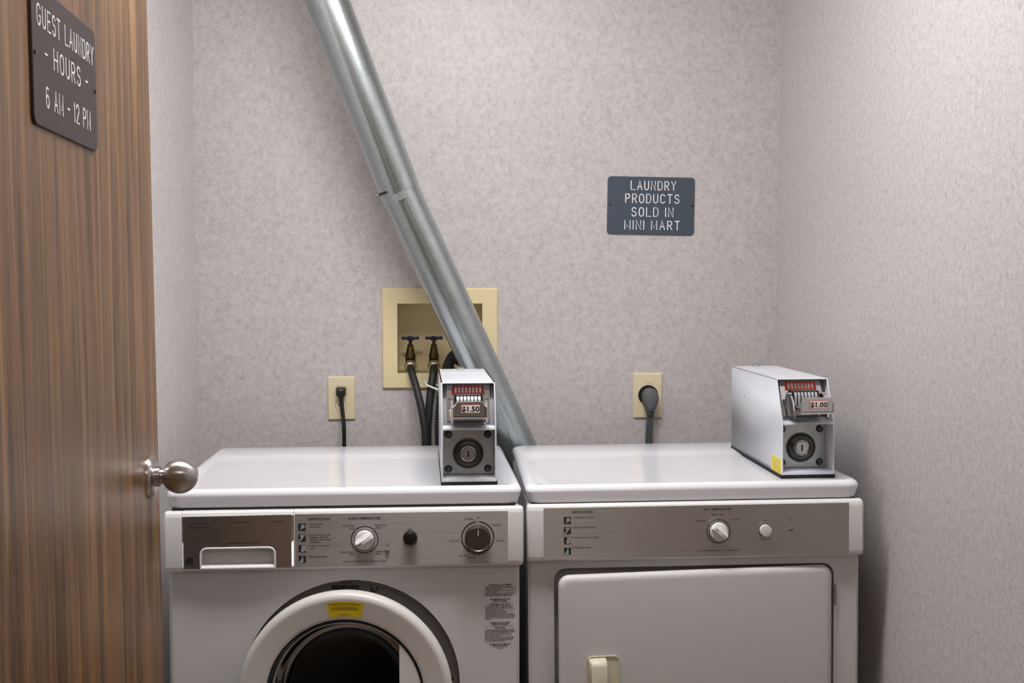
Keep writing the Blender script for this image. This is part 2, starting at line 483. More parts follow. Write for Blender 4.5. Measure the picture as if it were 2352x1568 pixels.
# local frame: x = outward normal of the visible face, y = towards the free edge, z up ; origin at the free edge on the floor
door_mw = Matrix.Translation((-0.4481, 1.8144, 0.0)) @ Matrix.Rotation(DT, 4, 'Z') @ Matrix.Translation((0, 0, 1.32)) @ Matrix.Rotation(-0.010, 4, 'Y') @ Matrix.Translation((0, 0, -1.32))
bm = NB(); box(bm, -0.044, 0, -0.905, 0, 0.012, 2.035, 0.0015, 1)
door = struct('door_1', bm, M['wood'], 'open wooden door with vertical grain and a round steel knob', 'door')
door.matrix_world = door_mw
KZ, KS = 1.0310, -0.066
bm = NB()
ball = [(0.0272*math.sin(t), 0.0450-0.0272*math.cos(t)) for t in [0.42+(PI-0.42)*k/20 for k in range(21)]]
lathe(bm, ball, (0, KS, KZ), (1, 0, 0), 48)
knob = finish('door_knob', bm, M['nickel'], door); knob['label'] = 'round satin steel knob'
bm = NB(); lathe(bm, [(0.033, 0.0), (0.033, 0.002), (0.031, 0.0055), (0.026, 0.008), (0.018, 0.009)], (0, KS, KZ), (1, 0, 0), 48); finish('rosette', bm, M['nickel'], knob)
bm = NB(); lathe(bm, [(0.0155, 0.008), (0.0155, 0.016), (0.0122, 0.017), (0.0115, 0.024)], (0, KS, KZ), (1, 0, 0), 32); finish('shank', bm, M['nickel'], knob)
bm = NB(); box(bm, -0.035, -0.009, -0.0005, 0.001, KZ-0.028, KZ+0.028); finish('latch_plate', bm, M['nickel'], door)
bm = NB(); lathe(bm, ball, (-0.044, KS, KZ), (-1, 0, 0), 32); lathe(bm, [(0.033, 0.0), (0.031, 0.0055), (0.018, 0.009), (0.0125, 0.018), (0.0125, 0.04)], (-0.044, KS, KZ), (-1, 0, 0), 32)
finish('door_knob', bm, M['nickel'], door)

# sign on the door
sg = thing('door_sign', 'dark brown engraved sign on the wooden door giving guest laundry hours', 'sign', door_mw @ Matrix.Translation((0.0, -0.467, 1.566)))
def YZ(u, z, y): return (-y, u, z)               # plate() in the door plane
bm = NB(); plate(bm, rrect(-0.1285, 0.1285, -0.075, 0.075, 0.011), [], -0.0035, -0.0003, YZ, front=rrect(-0.1278, 0.1278, -0.0743, 0.0743, 0.0103), cham=0.0006)
finish('sign_plate', bm, M['signbrown'], sg)
bm = NB(); mp = (lambda u, z: (0.0036, u, z), (1, 0, 0))
SR = 0.00125
for q in (('GUEST LAUNDRY', -0.1105, 0.1165, 0.0315), ('- HOURS -', -0.086, 0.086, -0.006), ('6 AM - 12 PM', -0.086, 0.094, -0.052)):
    stroke_line(sg, *q, 0.0215, SR, mp)
for s in (-1, 1):
    bm = NB(); lathe(bm, [(0.0032, 0.003), (0.003, 0.0044), (0.0015, 0.005)], (0, s*0.121, 0), (1, 0, 0), 12); finish('screw', bm, M['black'], sg)

# ------------------------------------------------------------------ sign on the back wall
ws = thing('wall_sign', 'slate blue engraved wall sign about laundry products above the dryer', 'sign', Matrix.Translation((0.5675, YB, 1.538)) @ Matrix.Rotation(0.014, 4, 'Y'))
bm = NB(); plate(bm, rrect(-0.118, 0.118, -0.077, 0.077, 0.009), [], -0.0045, -0.0003, front=rrect(-0.1172, 0.1172, -0.0762, 0.0762, 0.0082), cham=0.0007)
finish('sign_plate', bm, M['signblue'], ws)
bm = NB(); mp = (lambda u, z: (u, -0.0046, z), (0, -1, 0))
for s, a, b, z in (('LAUNDRY', -0.0550, 0.0660, 0.0425), ('PRODUCTS', -0.0690, 0.0755, 0.0077), ('SOLD IN', -0.0515, 0.0600, -0.0283), ('MINI MART', -0.0700, 0.0785, -0.0632)):
    stroke_line(ws, s, a, b, z, 0.0228, 0.0013, mp)
for s in (-1, 1):
    bm = NB(); lathe(bm, [(0.0034, 0.004), (0.003, 0.0052), (0.0015, 0.0058)], (s*0.111, 0, 0.002), (0, -1, 0), 12); finish('screw', bm, M['black'], ws)

# ------------------------------------------------------------------ washer outlet box with valves
wb = thing('water_outlet_box', 'almond plastic recessed water outlet box with two blue-handled valves', 'outlet box', Matrix.Translation((0.0005, YB, 1.1835)))
bm = NB(); o_ = rrect(-0.1535, 0.1545, -0.134, 0.134, 0.004)
plate(bm, o_, [[(-0.1130, -0.0925), (0.1130, -0.0925), (0.1130, 0.0925), (-0.1130, 0.0925)]], -0.008, -0.0003, front=rrect(-0.1505, 0.1515, -0.131, 0.131, 0.003), cham=0.004)
finish('faceplate', bm, M['almond'], wb, sharp=0.3)
bm = NB()
x0, x1, z0, z1, d = -0.1128, 0.1128, -0.0923, 0.0923, 0.088
for q in ([(x0, -0.002, z0), (x1, -0.002, z0), (x1, d, z0+0.012), (x0, d, z0+0.012)], [(x0, -0.002, z1), (x1, -0.002, z1), (x1, d, z1), (x0, d, z1)],
          [(x0, -0.002, z0), (x0, -0.002, z1), (x0, d, z1), (x0, d, z0)], [(x1, -0.002, z0), (x1, -0.002, z1), (x1, d, z1), (x1, d, z0)],
          [(x0, d, z0), (x1, d, z0), (x1, d, z1), (x0, d, z1)]): face(bm, q)
finish('box_recess', bm, M['almond'], wb, sharp=0.3)
def valve(x):
    y, zb = 0.042, -0.092
    b = NB()
    lathe(b, [(0.010, zb), (0.010, zb+0.018), (0.0135, zb+0.022), (0.0135, zb+0.046), (0.0105, zb+0.052), (0.0105, zb+0.060), (0.0085, zb+0.064), (0.0085, zb+0.072), (0.0045, zb+0.074), (0.0045, zb+0.086)], (x, y, 0), (0, 0, 1), 20)
    lathe(b, [(0.0115, 0.0), (0.0105, 0.02), (0.0115, 0.022), (0.0115, 0.028)], (x, y, zb+0.032), (0, -0.88, -0.47), 20)
    v = finish('valve', b, M['brass'], wb)
    b = NB(); tip = Vector((x, y, zb+0.032))+Vector((0, -0.88, -0.47))*0.026
    lathe(b, [(0.0150, 0), (0.0158, 0.002), (0.0158, 0.013), (0.0135, 0.0165), (0.010, 0.017)], tip, (0, -0.88, -0.47), 24); finish('hose_coupling', b, M['coupling'], v)
    b = NB(); zt = zb+0.084
    lathe(b, [(0.0085, zt), (0.0095, zt+0.003), (0.0095, zt+0.008), (0.006, zt+0.011)], (x, y, 0), (0, 0, 1), 16)
    for s, ang in ((1, 0.12), (-1, 0.12), (1, 0.12+PI/2), (-1, 0.12+PI/2)):
        dx, dy = math.cos(ang)*s, math.sin(ang)*s
        k = 1.0 if ang < 1 else 0.7
        tube(b, [(x+dx*0.006, y+dy*0.006, zt+0.006), (x+dx*0.016*k, y+dy*0.016*k, zt+0.0065), (x+dx*0.0195*k, y+dy*0.0195*k, zt+0.0065), (x+dx*0.0235*k, y+dy*0.0235*k, zt+0.0065)], [0.0042, 0.0036, 0.0052, 0.0036], 10)
    finish('valve_handle', b, M['blue'], v)
    return tip+Vector((0, -0.88, -0.47))*0.012+Vector((0.0005, YB, 1.1835))
tip1 = valve(-0.080); tip2 = valve(-0.0165)

def hose(name, label, pts, r, m, cat='hose', seg=14, k=8):
    b = NB(); tube(b, smooth_path(pts, k), r, seg); return tag(finish(name, b, m), label, cat)
hose('supply_hose', 'smooth black water hose from the left blue-handled valve', [tip1, (-0.0725, 3.000, 1.088), (-0.0590, 2.972, 1.045), (-0.0455, 2.948, 0.985), (-0.038, 2.942, 0.90), (-0.045, 2.942, 0.62), (-0.06, 2.94, 0.40)], 0.0098, M['rubber'])
hose('supply_hose', 'smooth black water hose from the right blue-handled valve with white tie', [tip2, (-0.0180, 3.002, 1.088), (-0.0240, 2.984, 1.045), (-0.0300, 2.976, 0.985), (-0.033, 2.977, 0.90), (-0.03, 2.98, 0.62), (-0.03, 2.98, 0.40)], 0.0104, M['rubber'])
# corrugated drain hose: over the edge of the box and down behind the washer
pts = smooth_path([(0.054, 3.082, 1.118), (0.046, 3.050, 1.136), (0.034, 3.010, 1.134), (0.020, 2.985, 1.104), (0.006, 2.966, 1.03), (0.000, 2.956, 0.95), (0.003, 2.956, 0.86), (0.01, 2.95, 0.62), (0.012, 2.94, 0.36)], 44)
bm = NB(); tube(bm, pts, [0.0148 if (i//2) % 2 else 0.0126 for i in range(len(pts))], 14)
tag(finish('drain_hose', bm, M['rubber'], sharp=1.2), 'corrugated black drain hose hooked into the water outlet box', 'hose')
bm = NB()
ring = [(-0.0375, 2.985, 1.068), (-0.036, 2.974, 1.064), (-0.022, 2.966, 1.058), (-0.006, 2.955, 1.053), (0.010, 2.950, 1.050), (0.025, 2.955, 1.05), (0.027, 2.975, 1.052), (0.01, 2.995, 1.056), (-0.02, 3.003, 1.063), (-0.035, 2.998, 1.067), (-0.0375, 2.985, 1.068)]
tube(bm, smooth_path(ring, 4), 0.0026, 8, True)
tube(bm, [(-0.0365, 2.966, 1.066), (-0.041, 2.962, 1.071), (-0.040, 2.96, 1.078)], 0.0018, 6)
tag(finish('cable_tie', bm, M['zip']), 'white nylon cable tie around the right hoses below the valves', 'cable tie')

# ------------------------------------------------------------------ outlets, plugs and cords
def outlet_plate(name, label, x, z, wd, ht, roll, holes):
    t = thing(name, label, 'outlet', Matrix.Translation((x, YB, z)) @ Matrix.Rotation(roll, 4, 'Y'))
    b = NB(); plate(b, rrect(-wd/2, wd/2, -ht/2, ht/2, 0.003), holes, -0.0062, -0.0003, front=rrect(-wd/2+0.0035, wd/2-0.0035, -ht/2+0.0035, ht/2-0.0035, 0.002), cham=0.004)
    finish('cover_plate', b, M['almond2'], t, sharp=0.25); return t
def recep_outline(cz, k=1.0):
    r, h = 0.0165*k, 0.0138*k
    a = math.asin(h/r)
    return [(r*math.cos(q), cz+r*math.sin(q)) for q in [-a+2*a*i/12 for i in range(13)]]+[(r*math.cos(q), cz+r*math.sin(q)) for q in [PI-a+2*a*i/12 for i in range(13)]]
ol = outlet_plate('duplex_outlet', 'almond duplex outlet with a small black plug', -0.2622, 1.0243, 0.0733, 0.1168, -0.004, [recep_outline(0.0195), recep_outline(-0.0195)])
for cz in (0.0195, -0.0195):
    bm = NB(); plate(bm, recep_outline(cz, 0.955), [], -0.0068, -0.001); rc = finish('receptacle', bm, M['almond2'], ol)
    bm = NB()
    for du, hh in ((-0.0062, 0.0085), (0.0062, 0.0070)): box(bm, du-0.0011, du+0.0011, -0.0070, -0.0060, cz+0.0025-hh/2, cz+0.0025+hh/2)
    lathe(bm, [(0.0024, 0.006), (0.0024, 0.0070)], (0, 0, cz-0.0085), (0, -1, 0), 10)
    finish('slot', bm, M['darkgap'], rc)
bm = NB(); box(bm, -0.02, 0.02, -0.0012, -0.0006, -0.036, 0.036); finish('backing', bm, M['darkgap'], ol)
pc = thing('power_cord', 'thin black plug and flat cord running down behind the washer', 'power cord', Matrix.Translation((-0.2622, YB, 1.0438)))
bm = NB(); secs = []
for (y, w2, h0, h1, r) in ((-0.0072, 0.0128, -0.0120, 0.0108, 0.004), (-0.016, 0.0128, -0.0125, 0.0108, 0.005), (-0.024, 0.0112, -0.0130, 0.0085, 0.005), (-0.0275, 0.0080, -0.0120, 0.0050, 0.004)):
    secs.append([(p[0], y, p[1]) for p in rrect(-w2, w2, h0, h1, r, 4)])
loft(bm, secs); finish('plug', bm, M['black'], pc, sharp=0.9)
bm = NB(); path = smooth_path([(0.0005, -0.020, -0.010), (0.0015, -0.0215, -0.024), (0.0045, -0.025, -0.050), (0.0085, -0.033, -0.085), (0.0095, -0.036, -0.125), (0.010, -0.04, -0.24), (0.012, -0.05, -0.5)], 8)
for s in (-1, 1): tube(bm, [p+Vector((s*0.0023, 0, 0)) for p in path], 0.0031, 8)
finish('cord', bm, M['black'], pc)
bm = NB(); lathe(bm, [(0.0075, 0.0), (0.0062, 0.010), (0.0050, 0.016)], (0.0005, -0.0195, -0.008), (0.06, -0.05, -1), 12); finish('strain_relief', bm, M['black'], pc)

orr = outlet_plate('dryer_outlet', 'almond outlet plate with a black round receptacle above the dryer', 0.5622, 1.0265, 0.0795, 0.1235, 0.002, [circle(0, 0.0015, 0.0272, 36)])
bm = NB(); lathe(bm, [(0.0270, -0.002), (0.0270, 0.0085), (0.0255, 0.010)], (0, 0, 0.0015), (0, -1, 0), 40); finish('receptacle', bm, M['black'], orr)
bm = NB(); lathe(bm, [(0.003, 0.004), (0.0028, 0.0075), (0.001, 0.0085)], (0, 0, 0.0355), (0, -1, 0), 10); finish('screw', bm, M['almond2'], orr)
dc = thing('power_cord', 'thick grey dryer plug and flat three-wire cord', 'power cord', Matrix.Translation((0.5640, YB, 1.0265)))
bm = NB(); secs = []
def plugsec(y, k):
    pts = []
    for p in circle(0, 0, 1, 28):
        uu, zz = p
        wd = 0.0213*(1.0 if zz > 0 else 1.0-0.30*zz*zz)
        pts.append((uu*wd*k, y, (zz*0.0235 if zz > 0 else zz*0.044)*k-0.001))
    return pts
for y, k in ((-0.0095, 0.98), (-0.030, 1.0), (-0.040, 0.97), (-0.0455, 0.88), (-0.0475, 0.7)): secs.append(plugsec(y, k))
loft(bm, secs); finish('plug', bm, M['greyplug'], dc, sharp=1.0)
bm = NB(); lathe(bm, [(0.0125, 0), (0.0118, 0.006), (0.0105, 0.010)], (0, -0.027, -0.040), (0, 0.05, -1), 16); finish('strain_relief', bm, M['greyplug'], dc)
bm = NB(); path = smooth_path([(0.0, -0.027, -0.040), (-0.0005, -0.028, -0.058), (-0.0025, -0.031, -0.085), (-0.0045, -0.034, -0.125), (-0.006, -0.045, -0.25), (-0.006, -0.06, -0.5)], 8)
for s in (-1, 0, 1): tube(bm, [p+Vector((s*0.0062, 0, 0)) for p in path], 0.0037, 10)
finish('cord', bm, M['greycord'], dc)

# ------------------------------------------------------------------ galvanised vent pipe
vp = thing('vent_pipe', 'galvanised metal dryer vent pipe slanting up the wall', 'vent pipe', Matrix.Identity(4))
A = Vector((0.4900, 2.950, 0.330)); J = Vector((-0.0950, 2.880, 1.558)); 
# axis points (solved from the photographed edges): foot behind the dryer, joint, ceiling
A = Vector((0.4560, 2.955, 0.345)); J = Vector((-0.0985, 2.872, 1.5595)); T = Vector((-0.4260, 2.770, 2.43))
ax1 = (J-A).normalized(); ax2 = (T-J).normalized(); R1, R2 = 0.0500, 0.0522
bm = NB(); L1 = (J-A).length
lathe(bm, [(R1, 0), (R1-0.001, L1+0.03)], A, ax1, 64, False, False)
finish('lower_pipe', bm, M['galv'], vp)
bm = NB(); L2 = (T-J).length
lathe(bm, [(R2-0.0008, 0.0), (R2, 0.0003), (R2, L2), ], J, ax2, 64, False, False)
finish('upper_pipe', bm, M['galv'], vp)
def seam(name, P, ax, L, R, ang):                                    # folded lock seam along the pipe
    a, u, v = basis(ax); d = (u*math.cos(ang)+v*math.sin(ang)); tn = a.cross(d)
    b = NB(); rings = []
    for h in (0.002, L):
        c = P+a*h
        rings.append([c+d*(R-0.0012)-tn*0.0065, c+d*(R+0.0016)-tn*0.0060, c+d*(R+0.0022)-tn*0.001, c+d*(R+0.0014)+tn*0.004, c+d*(R-0.0012)+tn*0.0055])
    loft(b, rings); finish(name, b, M['galv'], vp)
def ang_of(ax, d):
    a, u, v = basis(ax); d = Vector(d); return math.atan2(d.dot(v), d.dot(u))
seam('pipe_seam', A, ax1, L1-0.03, R1, ang_of(ax1, (-0.12, -1, 0)))
seam('pipe_seam', J, ax2, L2, R2, ang_of(ax2, (-0.22, -1, 0)))
# crimped collar edge and screw at the joint
a, u, v = basis(ax1)
bm = NB()
for k in range(9):
    an = ang_of(ax1, (-0.62+0.115*k, -0.95, -0.3)); d = u*math.cos(an)+v*math.sin(an); c = J-ax1*0.013+d*(R1+0.0012)
    tube(bm, [c-ax1*0.008, c+ax1*0.011], 0.0021, 6)
finish('crimp', bm, M['galv'], vp)
bm = NB(); rings = []
for k in range(25):
    an = ang_of(ax1, (-1.0, -0.25, -0.45))+(ang_of(ax1, (0.22, -0.97, 0.1))-ang_of(ax1, (-1.0, -0.25, -0.45)))*k/24
    d = u*math.cos(an)+v*math.sin(an)
    rings.append([J-ax1*0.021+d*(R1+0.0004), J-ax1*0.021+d*(R1+0.0022), J+ax1*0.004+d*(R1+0.0022), J+ax1*0.004+d*(R1+0.0004)])
loft(bm, rings); finish('collar', bm, M['galv'], vp)
an = ang_of(ax2, (-1, -0.22, 0)); a, u, v = basis(ax2); d = u*math.cos(an)+v*math.sin(an)
bm = NB(); c = J+ax2*0.010+d*R2; lathe(bm, [(0.0022, -0.004), (0.0022, 0.004), (0.0048, 0.0042), (0.0050, 0.007), (0.003, 0.0085)], c, d, 14); finish('screw', bm, M['screw'], vp)
bm = NB(); c = J+ax2*0.011
for k in range(6):
    an2 = an+(-1 if (u*math.cos(an+0.1)+v*math.sin(an+0.1)).y > d.y else 1)*(0.10+0.13*k)
    dd = u*math.cos(an2)+v*math.sin(an2); p = c+dd*(R2+0.0003)
    tube(bm, [p-ax2*0.0035, p+ax2*0.0035], 0.0030, 6)
finish('dent_shade', bm, M['lockdark'], vp)  # dark beads, their colour stands for the shade in a recess
# elbow turning into the dryer's back
pts = smooth_path([A+ax1*0.02, A-ax1*0.05, A-ax1*0.09+Vector((0, -0.02, -0.01)), A-ax1*0.12+Vector((0, -0.06, 0)), A-ax1*0.12+Vector((0, -0.10, 0.0))], 6)
bm = NB(); tube(bm, pts, 0.0512, 32, False); finish('elbow', bm, M['galv'], vp)

# ------------------------------------------------------------------ washer and dryer: shared pieces
def lid(parent, hw, depth):
    b = NB()
    def rg(i, ib, z, r): return [(p[0], p[1], z) for p in rrect(-hw+i, hw-i, i, depth-ib, r, 8)]
    rings = [rg(0.0085, 0.006, 0.8895, 0.024), rg(0.0065, 0.0, 0.8900, 0.026), rg(0.0, 0.0, 0.9125, 0.028)]
    for k in range(1, 7):
        t = PI/2*k/6; rings.append(rg(0.0125*(1-math.cos(t)), 0.0125*(1-math.cos(t)), 0.9125+0.0130*math.sin(t), 0.028))
    rings += [rg(0.017, 0.138, 0.9255, 0.020), rg(0.021, 0.145, 0.9248, 0.022), rg(0.030, 0.190, 0.9216, 0.03), rg(0.035, 0.198, 0.9210, 0.03)]
    loft(b, rings)
    return finish('lid', b, M['enamel'], parent, sharp=0.5)

def cabinet(parent, hw, depth, y0):
    b = NB()
    z0, z1 = 0.03, 0.8865
    pts = [(-hw, y0), (-hw, depth), (hw, depth), (hw, y0)]
    loft(b, [[(p[0], p[1], z0) for p in pts], [(p[0], p[1], z1) for p in pts]], False, False, closed=False)
    face(b, [(p[0], p[1], z0) for p in pts]); face(b, [(p[0], p[1], z1) for p in pts])
    return finish('cabinet', b, M['body'], parent, recalc=False)

def fascia_prof(z0, z1):                       # side section of the fascia, front is -y
    return [(0.006, z0), (-0.004, z0+0.0005), (-0.0085, z0+0.003), (-0.0110, z0+0.0075), (-0.0120, z0+0.013), (-0.0120, z1-0.0125), (-0.0112, z1-0.009), (-0.0085, z1-0.0035), (-0.004, z1-0.0005), (0.002, z1), (0.006, z1)]
def extrude_prof(b, prof, stations):
    """stations: list of (u, inset) - the section shrinks towards its middle by inset at rounded ends"""
    zm = sum(p[1] for p in prof)/len(prof)
    rings = []
    for u, ins in stations:
        rings.append([(u, min(p[0]+ins, 0.006), p[1]+(ins if p[1] < zm else -ins)) for p in prof])
    loft(b, rings)
def steel(parent, name, u0, u1, z0, z1, m, holes=()):
    b = NB(); plate(b, [(u0, z0), (u1, z0), (u1, z1), (u0, z1)], list(holes), -0.0125, -0.0118)
    return finish(name, b, m, parent)
def pictograms(parent, u, zs, size):
    shapes = [[[( -.2, -.5), (.05, -.15)]+circle(.12, .08, .3, 14, -2.2, 2.6)],
              [[(-.5, -.45), (-.1, .1), (-.35, .3), (-.2, .42), (.45, .42), (.1, -.1), (-.25, -.5)]],
              [[(-.05, .45), (.48, .45), (.48, -.25), (.1, -.5), (-.2, -.4), (-.1, .05)]],
              [[(-.5, -.5), (-.1, .05), (.02, .42), (.16, .36), (.12, .05), (.22, -.05), (.1, -.5)]]]
    for z, sh in zip(zs, shapes):
        b = NB(); h = size/2
        plate(b, [(u-h, z-h), (u+h, z-h), (u+h, z+h), (u-h, z+h)], [], -0.0128, -0.0125, mi=0)
        for s in sh: plate(b, [(u+p[0]*size, z+p[1]*size) for p in s], [], -0.0130, -0.0128, mi=1)
        finish('pictogram', b, [M['ink'], M['pict']], parent)
def selector_knob(parent, u, z, R, ang, name='temperature_knob'):
    b = NB(); y = -0.0125
    lathe(b, [(R+0.0012, 0.0), (R+0.0010, 0.0008)], (u, y, z), (0, -1, 0), 40, mi=1)
    lathe(b, [(R, 0.0008), (R, 0.006), (R*0.97, 0.0085), (R*0.90, 0.0095)], (u, y, z), (0, -1, 0), 40)
    # raised finger grip, a ridge with scooped flanks
    ca, sa = math.cos(ang), math.sin(ang)
    def q(a, c, h): return (u+a*ca-c*sa, y-h, z+a*sa+c*ca)
    rings = []
    for a, wd, h in ((-R*0.96, 0.0042, 0.013), (-R*0.9, 0.0050, 0.0185), (-R*0.5, 0.0044, 0.021), (0, 0.0042, 0.0215), (R*0.5, 0.0046, 0.021), (R*0.9, 0.0052, 0.0185), (R*0.96, 0.0044, 0.013)):
        base = min(0.0125, math.sqrt(max(R*R-a*a, 0))*0.98)
        rings.append([q(a, -base, 0.0085), q(a, -wd*1.25, 0.0125), q(a, -wd*0.75, h), q(a, wd*0.75, h), q(a, wd*1.25, 0.0125), q(a, base, 0.0085)])
    loft(b, rings)
    k = finish(name, b, [M['plastic'], M['darkgap']], parent, sharp=0.7)
    b = NB(); rr = [q(R*0.30, -0.0007, 0.0217), q(R*0.80, -0.0007, 0.0204), q(R*0.80, 0.0007, 0.0204), q(R*0.30, 0.0007, 0.0217)]
    face(b, rr); finish('pointer', b, M['ink'], k, recalc=False)
def lettering(parent, items, y=-0.01265, m='ink', name='printed_lettering'):
    for s, u, z, al, h in items:
        b = NB(); text_into(b, s, u, z, h, y, al, 0.018 if s.isupper() else 0.008, 0.92 if s.isupper() else 0.88)
        finish(name, b, M[m], parent, recalc=False)
def word_bars(b, u0, u1, z, h, y, rnd, fill=1.0):
    u = u0; end = u0+(u1-u0)*fill
    while u < end-0.0012:
        wd = min(rnd.uniform(0.0022, 0.0075), end-u)
        x = u
        while x < u+wd-0.0003:                                       # letter-like ticks
            hh = h*rnd.choice((0.62, 0.62, 0.7, 1.0)); t = rnd.uniform(0.0005, 0.0008)
            face(b, [(x, y, z-h*0.3), (x+t, y, z-h*0.3), (x+t, y, z-h*0.3+hh), (x, y, z-h*0.3+hh)])
            x += t+0.00018
        u += wd+0.0009
def feet(parent, hw, depth, roll):
    for su in (-1, 1):
        for y in (0.06, depth-0.06):
            b = NB(); u = su*(hw-0.05); zl = -u*roll
            lathe(b, [(0.018, zl), (0.020, zl+0.008), (0.008, zl+0.012), (0.008, 0.032)], (u, y, 0), (0, 0, 1), 16); finish('foot', b, M['rubber'], parent)

# ------------------------------------------------------------------ washing machine
W_MW = frame((-0.186, 2.222, 0), 0.015)
wm = thing('washing_machine', 'white front-loading washing machine with round porthole door', 'washing machine', W_MW)
HW = 0.349; DW = 0.600
lid(wm, HW, DW); cabinet(wm, 0.344, DW-0.01, 0.058); feet(wm, 0.344, DW, 0)
bm = NB(); RC = (0.0095, 0.5272); RR = 0.2146
plate(bm, rrect(-0.344, 0.344, 0.03, 0.8865, 0.004, 3), [circle(RC[0], RC[1], RR, 72)], 0.006, 0.060, front=rrect(-0.337, 0.337, 0.034, 0.8825, 0.003, 3), cham=0.006, back=False)
finish('front_panel', bm, M['body'], wm, sharp=0.5)
bm = NB(); box(bm, -0.335, 0.335, 0.004, 0.10, 0.8835, 0.8892); finish('lid_gap', bm, M['darkgap'], wm)
bm = NB()
lathe(bm, [(RR, -0.010), (RR-0.001, -0.034), (0.165, -0.036), (0.155, -0.045)], (RC[0], 0, RC[1]), (0, -1, 0), 72, False, False)
rec = finish('door_recess', bm, M['recess'], wm, recalc=False)
bm = NB(); u = -0.030
rnd = random.Random(3)
while u < 0.022:
    t = rnd.choice((0.0006, 0.0009, 0.0014)); box(bm, u, u+t, 0.0333, 0.0338, 0.7165, 0.7245); u += t+rnd.choice((0.0005, 0.0009))
finish('barcode', bm, M['ink'], rec); bm = NB()
for k in range(4): box(bm, 0.047+0.004*k, 0.049+0.004*k, 0.0333, 0.0338, 0.708+0.002*(k % 2), 0.7205-0.004*(k % 3))
for k in range(2): word_bars(bm, -0.012, 0.034, 0.7335-0.0045*k, 0.0026, 0.0335, rnd, 0.9-0.4*k)
tag(finish('stamped_print', bm, M['ink'], rec), kind='stuff')
bm = NB()
prof = [(0.156, -0.044), (0.150, -0.060), (0.158, -0.075), (0.150, -0.090), (0.156, -0.100), (0.146, -0.115)]
lathe(bm, prof, (RC[0], 0, RC[1]), (0, -1, 0), 56, False, False); finish('door_gasket', bm, M['gasket'], wm, recalc=False)
bm = NB(); lathe(bm, [(0.146, -0.115), (0.215, -0.125), (0.225, -0.20), (0.225, -0.43), (0.05, -0.45), (0.0, -0.45)], (RC[0], 0, RC[1]), (0, -1, 0), 56, False, False)
for k in range(3):
    an = PI/2+k*2*PI/3; c, s = math.cos(an), math.sin(an)
    tube(bm, [(RC[0]+c*0.20, 0.14, RC[1]+s*0.20), (RC[0]+c*0.20, 0.42, RC[1]+s*0.20)], 0.03, 8)
finish('drum', bm, M['drum'], wm, recalc=False)
# porthole door, hinged on its left, standing slightly ajar
DC = (0.0030, 0.5262)
hinge = (-0.200, -0.002, 0.0)
bm = NB(); cu = DC[0]-hinge[0]
prof = [(0.170, 0.001), (0.196, 0.002), (0.2045, 0.008), (0.2075, 0.020), (0.2078, 0.029), (0.2068, 0.0350), (0.2042, 0.0400), (0.2002, 0.0430), (0.1960, 0.0440), (0.1945, 0.0441), (0.1900, 0.0436), (0.175, 0.0419), (0.160, 0.0401), (0.159, 0.0400), (0.1545, 0.0385), (0.1530, 0.034), (0.1525, 0.022), (0.160, 0.006), (0.170, 0.001)]
lathe(bm, prof, (cu, 0, DC[1]), (0, -1, 0), 96, False, False)
wd_ = finish('door', bm, M['ring'], wm, sharp=0.5); wd_.location = hinge; wd_.rotation_euler = (0, 0, math.radians(-3.5))
wd_['label'] = 'round porthole door standing slightly ajar'
bm = NB(); lathe(bm, [(0.1528, 0.0355), (0.1515, 0.0375), (0.1490, 0.0370), (0.1475, 0.030), (0.1500, 0.022), (0.1528, 0.0355)], (cu, 0, DC[1]), (0, -1, 0), 72, False, False)
finish('window_bezel', bm, mat('bezel_teal_reflection', rgb(16, 38, 42), 0.25), wd_)  # teal reflection at the rim is put into the bezel colour
bm = NB(); lathe(bm, [(0.1490, 0.034), (0.1440, 0.030), (0.1400, 0.012), (0.1360, -0.010), (0.128, -0.030), (0.112, -0.044), (0.085, -0.054), (0.045, -0.059), (0.0, -0.060)], (cu, 0, DC[1]), (0, -1, 0), 72, False, True)
finish('window_glass', bm, M['glass'], wd_, sharp=3)
bm = NB(); lathe(bm, [(0.1512, 0.030), (0.1502, 0.010), (0.1500, -0.030), (0.1500, -0.042)], (cu, 0, DC[1]), (0, -1, 0), 64, False, False); finish('window_blackout', bm, M['gasket'], wd_, recalc=False)  # added black sleeve, darkens the view through the glass
# grip panel closing the right-hand segment of the window
ch = 0.1050; al = math.acos(ch/0.1515)
seg = [(cu+0.1515*math.cos(t), DC[1]+0.1515*math.sin(t)) for t in [-al+2*al*k/20 for k in range(21)]]
bm = NB(); plate(bm, seg, [], -0.0362, -0.010, back=False); finish('door_grip', bm, M['plastic'], wd_)
